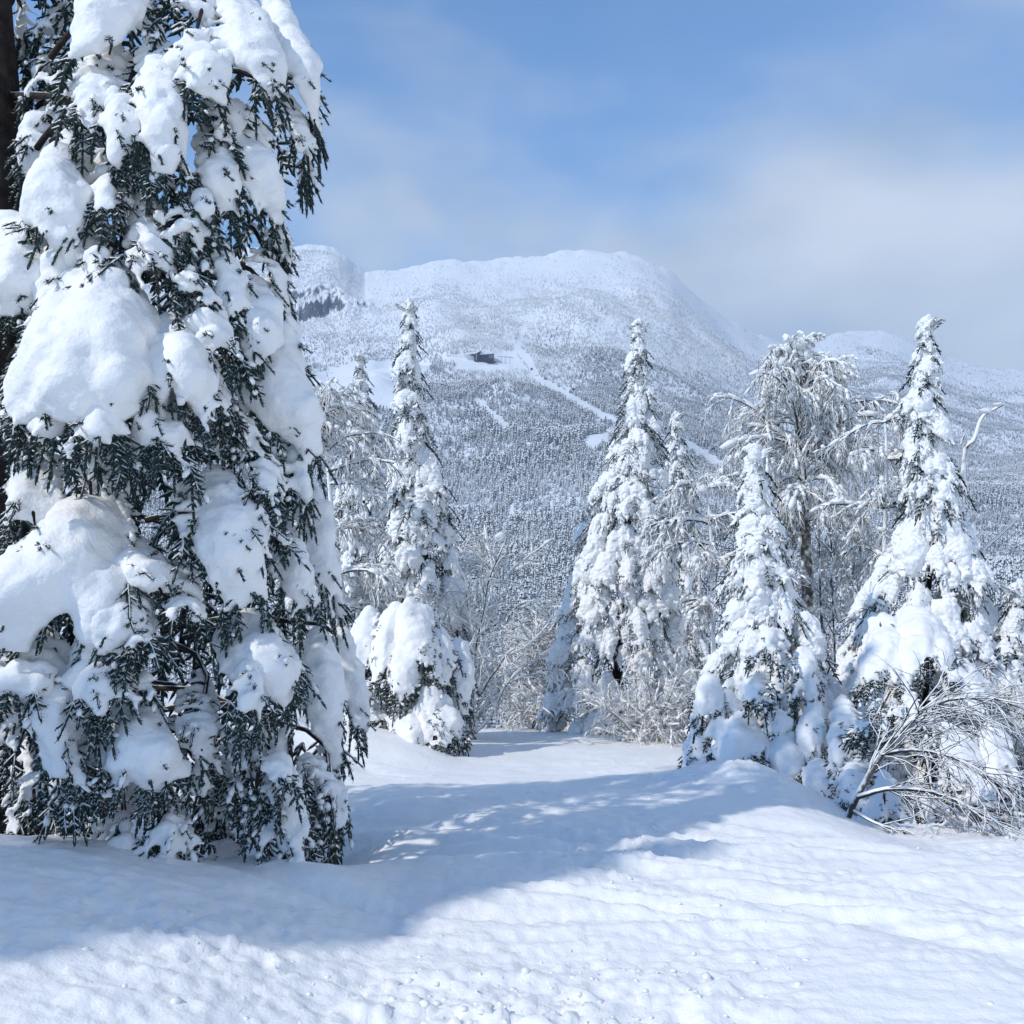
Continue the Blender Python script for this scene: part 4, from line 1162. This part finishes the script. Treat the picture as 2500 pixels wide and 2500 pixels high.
def attach_to(t, tag, items, axis_px, d):
    loc = np.array(t.location); ax = at(axis_px, 1700, d) - loc
    attach_boughs(t, loc, tag, items, ax, np.random.default_rng(31), cap=.06, snow='clump', kind='mid')
attach_to(white_fir, 'skirt', WHITE_SKIRT, 1860, 10.8)
def young_fir(label, tag, items, px, d, h):
    x = (px - 1250) * K * d; z = ground_z(x, d)
    t = thing('young_fir', label, 'tree', (x, d, z - .05), 0, 'bowed young firs buried in snow')
    zs = np.linspace(0, h, 10)
    link('trunk', tubes_mesh('trunk', [(np.stack([.05 * np.sin(zs * 2), 0 * zs, zs], -1), np.linspace(.07, .015, 10))], 8, 10), M['bark'], t)
    attach_to(t, tag, items, px, d)
    return t
young_fir('bowed young fir buried under rounded snow pillows, left of the trail end', 'mound', LEFT_MOUND, 985, 12.6, 1.6)
young_fir('heap of bowed fir boughs under lumpy snow behind the leaning bare sapling', 'heap', RIGHT_HEAP, 2270, 10.6, 1.4)
# ------------------------------------------------------------------ leafless trees and shrubs loaded with rime
def grow(r, p, d, L, rad, lvl, cfg, out):
    droop, nch, ratio, spread, wob = cfg[lvl]
    n = 7; pts = [np.array(p, float)]; dirs = []
    d = unit(d)
    for i in range(n - 1):
        d = unit(d + np.array([0, 0, -droop * (0.25 + i / n)]) + r.normal(0, wob, 3))
        pts.append(pts[-1] + d * L / (n - 1)); dirs.append(d)
    out.setdefault(lvl, []).append((np.array(pts), [rad, rad * .8, rad * .5]))
    if lvl + 1 < len(cfg):
        for c in range(nch):
            t = 0.15 + 0.85 * (c + r.random()) / nch
            i = min(n - 2, int(t * (n - 1)))
            q = unit(np.cross(dirs[i], r.normal(0, 1, 3)))
            grow(r, pts[i], dirs[i] + q * spread, L * ratio * r.uniform(.65, 1.3) * (1.15 - .5 * t), max(rad * .55, 0.0035), lvl + 1, cfg, out)

def bare_tree(name, label, base_px, d, trunk_px, limbs, cfg, seed, mat='twig', trunk_mat='birch', r0=0.08, group=None, twig_r=1.0, clumps=(), category='tree', sides=3, dy=0.0, load_=.55, capr=1.0):
    """trunk_px: (px, py) from base up; limbs: rows (px, py of the foot, dx, dz, dy direction, length m, radius m)."""
    r = np.random.default_rng(seed)
    x = (base_px - 1250) * K * d; z = ground_z(x, d) - .05
    t = thing(name, label, category, (x, d, z), 0, group)
    loc = np.array([x, d, z])
    tp = [np.zeros(3)] + [at(px, py, d) - loc for px, py in trunk_px]
    if trunk_px:
        tp = catmull(np.array(tp), 16)
        tp[:, 1] += dy * np.linspace(0, 1, 16)
        link('trunk', tubes_mesh('trunk', [(tp, np.linspace(r0, r0 * .35, 6))], 9, 22), M[trunk_mat], t)
    twigs = {}
    for row in limbs:
        px, py, dx, dz, dyy, L, rad = row
        out = {}
        grow(r, at(px, py, d) - loc, np.array([dx, dyy, dz]), L, rad, 0, cfg, out)
        keep0 = [p for p, q in out[0]]
        b = link('limb', tubes_mesh('limb', [(p, [a * twig_r for a in q]) for p, q in out.pop(0)], 6, 9), M[mat], t)
        tw = [(p, [a * twig_r for a in q]) for l in out.values() for p, q in l]
        # snow lying along the limb and its larger branches
        rc = []
        for p, q in [(b_pts, None) for b_pts in [np.array(x_) for x_ in keep0]] + out.get(1, []):
            for i in range(len(p) - 1):
                if r.random() < load_: rc.append((p[i], unit(p[i + 1] - p[i]), np.linalg.norm(p[i + 1] - p[i]) * 1.45, (.011 + .014 * r.random() ** 2) * twig_r * capr * (1.5 if q is None else 1.0)))
        cp = caps_mesh_arrays(r, rc, 1.0, False)
        if cp is not None:
            o = link('snow', mesh_np('limb_snow', *cp), M['clump'], b); o['kind'] = 'stuff'
        if tw:
            o = link('twigs', tubes_mesh('twigs', tw, sides, 4), M[mat], b); o['kind'] = 'stuff'
    for k, (px, py, hw, hh) in enumerate(clumps):
        me = lump_mesh('snow_clump', 600 + seed * 7 + k, 3)
        o = link('snow_clump', me, M['clump'], t)
        o.location = at(px, py, d - .12) - loc
        o.scale = (hw * K * d, hw * K * d * .9, hh * K * d)
    return t

def fan(r, spots, n, Lr, rr, up=0.4, side=1.0, front=0.6):
    rows = []
    for px, py in spots:
        for _ in range(n):
            a = r.uniform(0, 6.283)
            rows.append((px, py, side * math.cos(a), up * r.uniform(.3, 1.4), front * math.sin(a), r.uniform(*Lr), r.uniform(*rr)))
    return rows
R_ = np.random.default_rng(808)
WEEP = [(.42, 11, .5, .8, .16), (.6, 11, .5, .8, .22), (.7, 0, .5, .7, .3)]
DENSE = [(.25, 11, .5, .85, .14), (.45, 11, .52, .8, .2), (.6, 0, .5, .7, .28)]
BUSH = [(.10, 9, .55, .7, .14), (.2, 8, .55, .75, .2), (.3, 0, .6, .7, .25)]

# weeping birch standing behind the white fir
bare_tree('birch_tree', 'weeping rime covered birch with brown trunk behind the white fir', 1968, 14.0, [(1972, 1500), (1966, 1300), (1955, 1120), (1945, 960), (1938, 850)],
          [row for k, py in enumerate(np.linspace(862, 1330, 17)) for row in fan(R_, [(np.interp(py, [850, 960, 1120, 1300, 1400], [1938, 1945, 1955, 1966, 1970]), py)], 3, (.30 + .9 * min(1, (py - 850) / 200.) - (.5 if py > 1220 else 0), .55 + 1.0 * min(1, (py - 850) / 200.) - (.5 if py > 1220 else 0)), (.012, .018), up=.9)],
          WEEP, 21, r0=.10, capr=1.15, load_=.7, twig_r=1.35, clumps=[(2066, 1082, 21, 22), (1930, 850, 15, 14), (1952, 842, 16, 13), (1972, 866, 13, 15), (1985, 1215, 10, 20), (1912, 884, 12, 14), (1890, 940, 13, 12), (2010, 950, 14, 12)])
# rime tree leaning out from behind the big spruce
bare_tree('rime_tree', 'arching rime covered tree between the big spruce and the narrow fir', 850, 13.0, [(840, 1500), (815, 1300), (800, 1130), (790, 1000)],
          fan(R_, [(790, 1010), (800, 1100)], 6, (.7, 1.2), (.016, .024), up=.7) + [(800, 1150, 1.0, .45, -.2, 1.1, .026), (805, 1180, .9, .15, -.3, .9, .024)] + fan(R_, [(815, 1300), (830, 1400), (840, 1480)], 6, (.6, 1.1), (.014, .022), up=.25),
          DENSE, 22, capr=1.4, trunk_mat='twig', r0=.05, twig_r=1.15, clumps=[(770, 948, 14, 12)])
# rime tree left of the white fir
bare_tree('rime_tree', 'drooping rime covered tree just left of the white fir', 1745, 13.2, [(1740, 1500), (1735, 1300), (1725, 1190)],
          [(1735, 1280, -1.0, .5, -.2, 1.0, .026), (1738, 1330, -.9, .3, -.4, 1.0, .024)] + fan(R_, [(1728, 1190), (1732, 1270), (1738, 1370), (1740, 1480)], 5, (.5, .9), (.014, .02), up=.35),
          DENSE, 23, capr=1.4, trunk_mat='twig', r0=.04, twig_r=1.15, clumps=[(1715, 1195, 14, 10)])
# rime tree left of the tall lumpy fir
bare_tree('rime_tree', 'tangled rime covered tree filling the gap left of the lumpy fir', 2150, 12.8, [(2155, 1500), (2160, 1300), (2165, 1120), (2160, 1020)],
          fan(R_, [(2160, 1030), (2165, 1120), (2160, 1240), (2158, 1360)], 6, (.5, 1.0), (.014, .022), up=.3),
          DENSE, 24, capr=1.4, trunk_mat='twig', r0=.04, twig_r=1.1, clumps=[])
# shrubs
bare_tree('bare_shrub', 'open twiggy shrub dusted white beside the bowed young fir', 1160, 14.5, [],
          fan(R_, [(1160, 1790), (1170, 1700), (1160, 1600)], 6, (1.0, 2.1), (.012, .018), up=1.6, side=.7), [(.08, 9, .5, .7, .16), (.15, 7, .5, .75, .22), (.2, 0, .5, .7, .25)], 25, mat='twig', category='shrub', group='frosted shrubs', load_=.4)
bare_tree('frosted_shrub', 'round frosted bush at the foot of the gap, left of the centre fir', 1330, 18.0, [],
          fan(R_, [(1300, 1780), (1350, 1770), (1330, 1650), (1290, 1680)], 7, (.8, 1.5), (.014, .02), up=1.3, side=.8), BUSH, 26, twig_r=1.3, category='shrub', group='frosted shrubs', clumps=[])
bare_tree('frosted_shrub', 'tall wispy frosted bush rising behind the open twiggy shrub', 1225, 19.0, [],
          fan(R_, [(1220, 1700), (1230, 1550), (1225, 1430)], 7, (.9, 1.5), (.014, .02), up=1.0, side=.7), BUSH, 27, twig_r=1.3, category='shrub', group='frosted shrubs', clumps=[(1222, 1310, 13, 12)])
bare_tree('frosted_shrub', 'low frosted bush at the foot of the centre fir', 1600, 13.8, [],
          fan(R_, [(1590, 1820), (1620, 1810), (1560, 1800)], 7, (.8, 1.3), (.010, .016), up=1.1, side=1.1), BUSH, 28, twig_r=1.1, category='shrub', group='frosted shrubs', clumps=[])
bare_tree('frosted_shrub', 'frosted brush growing behind the birch trunk', 2060, 14.6, [],
          fan(R_, [(2060, 1650), (2050, 1520), (2080, 1420)], 6, (.8, 1.3), (.012, .018), up=1.0, side=.9), BUSH, 29, twig_r=1.1, category='shrub', group='frosted shrubs')
bare_tree('frosted_shrub', 'frosted brush at the right edge behind the leaning sapling', 2450, 10.5, [],
          fan(R_, [(2440, 1850), (2480, 1800)], 6, (.7, 1.1), (.010, .016), up=.9, side=.9), BUSH, 30, twig_r=1.0, category='shrub', group='frosted shrubs')
# thin upright saplings between the white fir and the lumpy fir
for k, (px, top, lab) in enumerate([(2003, 1240, 'thin dark upright sapling right beside the birch trunk'), (2032, 1300, 'thinner crooked dark sapling right of the upright one')]):
    bare_tree('bare_sapling', lab, px + 8, 11.4, [(px + 6, 1600), (px, 1450), (px - 4, top)],
              fan(R_, [(px, 1450), (px - 2, 1350), (px + 4, 1550)], 3, (.25, .5), (.006, .008), up=1.4, side=.8), [(.02, 4, .5, .5, .08), (.02, 0, .5, .5, .1)], 40 + k, mat='bare_twig', trunk_mat='bare_twig', r0=.022 - .006 * k, load_=.15)

def limb_px(t, loc, pts, rad, mat, name='limb', sides=7):
    P = np.array([at(*p) for p in pts]) - loc
    C = catmull(P, 14)
    return link(name, tubes_mesh(name, [(C, [rad, rad * .75, rad * .4])], sides, 14), M[mat], t), C

def leaning_sapling():
    x, y = (2075 - 1250) * K * 7.7, 7.7
    loc = np.array([x, y, ground_z(x, y) - .06])
    t = thing('leaning_sapling', 'bare sapling leaning right with a fan of thin snow lined twigs', 'tree', loc)
    r = np.random.default_rng(66)
    main, C1 = limb_px(t, loc, [(2068, 2000, 7.7), (2100, 1930, 7.65), (2160, 1830, 7.6), (2235, 1748, 7.6), (2300, 1712, 7.6), (2400, 1700, 7.6), (2500, 1730, 7.5)], .026, 'birch', 'trunk', 9)
    low, C2 = limb_px(t, loc, [(2095, 1945, 7.62), (2170, 1925, 7.5), (2260, 1930, 7.4), (2350, 1960, 7.3), (2400, 2000, 7.25)], .022, 'bare_twig')
    mid, C3 = limb_px(t, loc, [(2150, 1842, 7.6), (2230, 1830, 7.5), (2330, 1850, 7.4), (2420, 1900, 7.3), (2480, 1960, 7.25)], .018, 'bare_twig')
    low2, C4 = limb_px(t, loc, [(2085, 1980, 7.6), (2140, 2010, 7.4), (2220, 2035, 7.3), (2300, 2060, 7.2)], .014, 'bare_twig')
    for par, C, n, L in ((main, C1, 40, .8), (low, C2, 20, .5), (mid, C3, 22, .55), (low2, C4, 10, .35)):
        out = {}
        for _ in range(n):
            i = int(r.uniform(.25, 1) * (len(C) - 2)); tg = unit(C[i + 1] - C[i])
            d = unit(tg + np.array([r.uniform(-.1, .6), r.uniform(-.7, .4), r.uniform(-.6, .45)]))
            grow(r, C[i], d, L * r.uniform(.6, 1.3), .0065, 0, [(.14, 5, .5, .6, .2), (.18, 0, .5, .6, .24)], out)
        o = link('twigs', tubes_mesh('twigs', [w for l in out.values() for w in l], 5, 7), M['bare_twig'], par); o['kind'] = 'stuff'
leaning_sapling()

def snag(label, pts, side, rad, clumps):
    d = pts[0][2]
    base = at(*pts[0]); loc = np.array([base[0], d, ground_z(base[0], d)])
    t = thing('dead_snag', label, 'snag', loc, 0, 'dead snags at the right edge')
    P = [np.array([0.0, 0, 0])] + [at(*p) - loc for p in pts]
    link('trunk', tubes_mesh('trunk', [(catmull(np.array(P), 18), [rad * 1.5, rad, rad * .6])], 8, 20), M['twig'], t)
    for s in side: limb_px(t, loc, s, rad * .5, 'birch')
    for k, (px, py, hw, hh) in enumerate(clumps):
        o = link('snow_clump', lump_mesh('snow_clump', 900 + k + int(pts[0][0]), 2), M['clump'], t); o.location = at(px, py, d) - loc; o.scale = (hw * K * d, hw * K * d, hh * K * d)
snag('crooked dead snag with a forked tip right of the lumpy fir', [(2350, 1160, 12.8), (2378, 1075, 12.8), (2396, 1020, 12.8), (2425, 1000, 12.8), (2452, 986, 12.8)], [[(2345, 1085, 12.8), (2355, 1060, 12.8), (2368, 1035, 12.8)]], .024, [(2408, 1003, 14, 7), (2438, 987, 12, 5)])
snag('leaning bare snag topped with a snow knob at the right edge', [(2372, 1450, 12.5), (2398, 1350, 12.5), (2440, 1308, 12.5), (2480, 1268, 12.5)], [], .026, [(2475, 1264, 12, 9), (2396, 1352, 9, 11)])

# ------------------------------------------------------------------ firs standing left of and behind the viewpoint; their shade lies over the foreground
def shade_fir(label, x, y, h, rad, seed):
    d = y if y > .5 else .5
    r = np.random.default_rng(seed)
    z0 = float(ground_base(np.array([x]), np.array([y]))[0])
    t = thing('fir_tree', label, 'tree', (x, y, z0), 0, 'snow laden firs left of the viewpoint')
    zs = np.linspace(0, h, 8)
    link('trunk', tubes_mesh('trunk', [(np.stack([0 * zs, 0 * zs, zs], -1), np.linspace(.14, .015, 8))], 8, 8), M['bark'], t)
    z = h - .1
    while z > .4:
        Rz = rad * (1 - z / h) ** .8 + .12
        n = 4 + int(3 * Rz)
        a0 = r.uniform(0, 6.28)
        for i in range(n):
            nm, sn = LIB[('heavy' if r.random() < .5 else 'light', int(r.integers(8)))]
            b = link('bough', nm, None, t); b.location = (0, 0, z); b.rotation_euler = (r.uniform(-.2, .2), r.uniform(.15, .6), a0 + 6.283 * i / n + r.uniform(-.3, .3))
            q = Rz * 1.15 * r.uniform(.8, 1.15); b.scale = (q, q * 1.15, q)
            link('snow', sn, None, b)
        z -= .22 + .28 * Rz
for k, (x, y, h, rad, lab) in enumerate([(-7.4, 3.2, 8.2, 1.8, 'tall snowy fir out of view left of the big spruce'), (-6.8, 1.1, 8.4, 1.7, 'tall snowy fir out of view left of the viewpoint')]):
    shade_fir(lab, x, y, h, rad, 70 + k)
# ------------------------------------------------------------------ lodge, lift and gondolas on the mountain
def plain(name, col, rough=.7):
    m, nt, b = new_mat(name)
    nt.links.new(ramp(nt, nnoise(nt, .6, 4), .3, .7, tuple(c * .75 for c in col) + (1,), tuple(col) + (1,)), b.inputs['Base Color'])
    b.inputs['Roughness'].default_value = rough
    return m
M['lodge_wall'] = plain('dark_timber', (.035, .028, .035)); M['lodge_trim'] = plain('pale_trim', (.6, .6, .6)); M['glass'] = plain('dark_window_glass', (.03, .04, .07), .15)
M['steel'] = plain('grey_steel', (.18, .19, .22), .5); M['cabin'] = plain('dark_cabin', (.05, .045, .07), .4)

def surface_at(px, py, zf=mountain_z):
    """First point of the mountain seen at (px, py)."""
    d = np.linspace(640, 2600, 3000); z = zf(np.full_like(d, px), d)
    _, fy = far_px((px - 1250) * K * d, d, z)
    i = int(np.argmax(fy <= py))
    return float(d[i])

def prism(name, prof, x0, x1, mat, parent):
    """Extrude a (y, z) outline along x."""
    p = np.array(prof, float); n = len(p)
    v = np.vstack([np.column_stack([np.full(n, x0), p]), np.column_stack([np.full(n, x1), p])])
    me = bpy.data.meshes.new(name)
    me.from_pydata(v.tolist(), [], [list(range(n)), list(range(2 * n - 1, n - 1, -1))] + [[i, i + n, (i + 1) % n + n, (i + 1) % n] for i in range(n)])
    import bmesh
    bm = bmesh.new(); bm.from_mesh(me); bmesh.ops.recalc_face_normals(bm, faces=bm.faces); bm.to_mesh(me); bm.free()
    return link(name, me, mat, parent)

def prism_xz(name, prof, y0, y1, mat, parent):
    p = np.array(prof, float); n = len(p)
    v = np.vstack([np.column_stack([p[:, 0], np.full(n, y0), p[:, 1]]), np.column_stack([p[:, 0], np.full(n, y1), p[:, 1]])])
    me = bpy.data.meshes.new(name)
    me.from_pydata(v.tolist(), [], [list(range(n)), list(range(2 * n - 1, n - 1, -1))] + [[i, i + n, (i + 1) % n + n, (i + 1) % n] for i in range(n)])
    import bmesh
    bm = bmesh.new(); bm.from_mesh(me); bmesh.ops.recalc_face_normals(bm, faces=bm.faces); bm.to_mesh(me); bm.free()
    return link(name, me, mat, parent)

def build_lodge():
    d = surface_at(1175, 886) + 6
    u = K * d                                  # metres per photograph pixel there
    x = (1170 - 1250) * u; z = EYE - (886 - 1250) * u
    t = thing('mountain_lodge', 'dark timber lodge with white snowy roofs high on the mountain', 'building', (x, d, z))
    def X(px): return (px - 1170) * u
    def H(py): return (886 - py) * u
    # right wing
    prism_xz('wall', [(X(1168), H(892)), (X(1206), H(892)), (X(1206), H(864)), (X(1168), H(868))], -3, 9, M['lodge_wall'], t)
    prism_xz('roof', [(X(1166), H(867.6)), (X(1206.5), H(863.6)), (X(1203), H(858.5)), (X(1176), H(860))], -4, 11, M['clump'], t)
    for k in range(5):
        w = prism_xz('window', [(X(1192 + 2.9 * k), H(875)), (X(1194 + 2.9 * k), H(875)), (X(1194 + 2.9 * k), H(866)), (X(1192 + 2.9 * k), H(866))], -3.3, -2.9, M['glass'], t)
        prism_xz('frame', [(X(1194.1 + 2.9 * k), H(876)), (X(1194.7 + 2.9 * k), H(876)), (X(1194.7 + 2.9 * k), H(865)), (X(1194.1 + 2.9 * k), H(865))], -3.6, -3.0, M['lodge_trim'], w)
    # central gable with its wedge roof
    prism_xz('gable_wall', [(X(1150), H(866.5)), (X(1158), H(872)), (X(1158), H(896)), (X(1168), H(896)), (X(1170), H(870)), (X(1175), H(859)), (X(1160), H(866))], -7, 8, M['lodge_wall'], t)
    prism_xz('gable_roof', [(X(1132), H(867.5)), (X(1160), H(865.5)), (X(1175.5), H(858)), (X(1174.5), H(855.5)), (X(1160), H(861)), (X(1138), H(864))], -8, 9, M['clump'], t)
    prism_xz('mullion', [(X(1162.6), H(882)), (X(1163.8), H(882)), (X(1163.8), H(865)), (X(1162.6), H(865))], -7.6, -7.05, M['lodge_trim'], t)
    # left wing low under its long white roof
    prism_xz('left_wing', [(X(1092), H(894)), (X(1157), H(894)), (X(1157), H(878)), (X(1092), H(867.5))], 0, 9, M['lodge_wall'], t)
    prism_xz('left_roof', [(X(1090), H(867.4)), (X(1158), H(882)), (X(1158), H(870)), (X(1140), H(866)), (X(1102), H(865))], -2, 11, M['clump'], t)
    for px in (1099, 1106, 1113): prism_xz('post', [(X(px), H(892)), (X(px + .8), H(892)), (X(px + .8), H(868)), (X(px), H(868))], -2.2, -1.5, M['steel'], t)
    prism_xz('terrace', [(X(1188), H(884)), (X(1212), H(884)), (X(1212), H(886.5)), (X(1188), H(886.5))], -9, -3.8, M['lodge_wall'], t)
    # lift portal beside the lodge
    q = thing('lift_portal', 'thin grey lift portal posts standing right of the lodge', 'lift tower', ((1235 - 1250) * u, d + 2, z - 4))
    for px in (1224, 1234, 1245):
        prism_xz('post', [((px - 1235.4) * u, 0), ((px - 1234.6) * u, 0), ((px - 1234.6) * u, H(870) + 4), ((px - 1235.4) * u, H(870) + 4)], -.4, .4, M['steel'], q)
    prism_xz('crossbar', [((1217 - 1235) * u, H(870.4) + 4.0), ((1254 - 1235) * u, H(873) + 4.0), ((1254 - 1235) * u, H(872) + 4.0), ((1217 - 1235) * u, H(869.4) + 4.0)], -.5, .5, M['steel'], q)
build_lodge()

def build_gondolas():
    spots = [(1298, 901), (1400, 950), (1515, 997), (1625, 1046), (1742, 1095)]
    labs = ['dark gondola cabin nearest the lodge on the mountain', 'dark gondola cabin over the run, second below the lodge', 'dark gondola cabin just left of the centre fir top',
            'dark gondola cabin behind the centre fir', 'lowest dark gondola cabin right of the centre fir']
    pts = []
    for (px, py), lab in zip(spots, labs):
        d = surface_at(px, py + 14) - 6
        p = at(px, py, d); pts.append(p + np.array([0, 0, 4.4]))
        t = thing('gondola_cabin', lab, 'gondola', p, 0, 'gondola cabins on the lift line')
        v = [(-1.5, -1.2, -1.6), (1.5, -1.2, -1.6), (1.5, 1.2, -1.6), (-1.5, 1.2, -1.6), (-1.9, -1.4, 0), (1.9, -1.4, 0), (1.9, 1.4, 0), (-1.9, 1.4, 0), (-1.3, -1.0, 1.5), (1.3, -1.0, 1.5), (1.3, 1.0, 1.5), (-1.3, 1.0, 1.5)]
        f = [(3, 2, 1, 0), (8, 9, 10, 11)] + [(a + o, (a + 1) % 4 + o, (a + 1) % 4 + o + 4, a + o + 4) for o in (0, 4) for a in range(4)]
        me = bpy.data.meshes.new('cabin'); me.from_pydata(v, [], f); link('cabin', me, M['cabin'], t)
        link('hanger', tubes_mesh('hanger', [(np.array([(0, 0, 1.4), (0, .3, 3.0), (0, 0, 4.4)]), [.16, .16, .16])], 5, 5), M['steel'], t)
    ends = [pts[0] + (pts[0] - pts[1]) * .6] + pts + [pts[-1] + (pts[-1] - pts[-2]) * 1.2]
    c = link('lift_cable', tubes_mesh('lift_cable', [(np.array(ends), [.05, .05])], 5, 7), M['steel'])
    c['label'] = 'thin steel lift cable carrying the gondola cabins down the slope'; c['category'] = 'cable'
build_gondolas()

# ------------------------------------------------------------------ mountain air
def build_haze():
    x0, x1, y0, y1, z0, z1 = -2600, 2600, -60, 3600, -95, 700
    v = [(x, y, z) for z in (z0, z1) for y in (y0, y1) for x in (x0, x1)]
    f = [(0, 2, 3, 1), (4, 5, 7, 6), (0, 1, 5, 4), (2, 6, 7, 3), (0, 4, 6, 2), (1, 3, 7, 5)]
    me = bpy.data.meshes.new('haze'); me.from_pydata(v, [], f)
    m = bpy.data.materials.new('mountain_air'); m.use_nodes = True
    nt = m.node_tree; nt.nodes.clear()
    o = nt.nodes.new('ShaderNodeOutputMaterial'); pv = nt.nodes.new('ShaderNodeVolumePrincipled')
    pv.inputs['Color'].default_value = (0.60, 0.78, 1.0, 1); pv.inputs['Density'].default_value = HAZE; pv.inputs['Anisotropy'].default_value = 0.0
    nt.links.new(pv.outputs[0], o.inputs['Volume'])
    h = link('haze', me, m); h['kind'] = 'stuff'; h['label'] = 'thin bluish mountain air'; h['category'] = 'haze'
HAZE = 0.00016
build_haze()
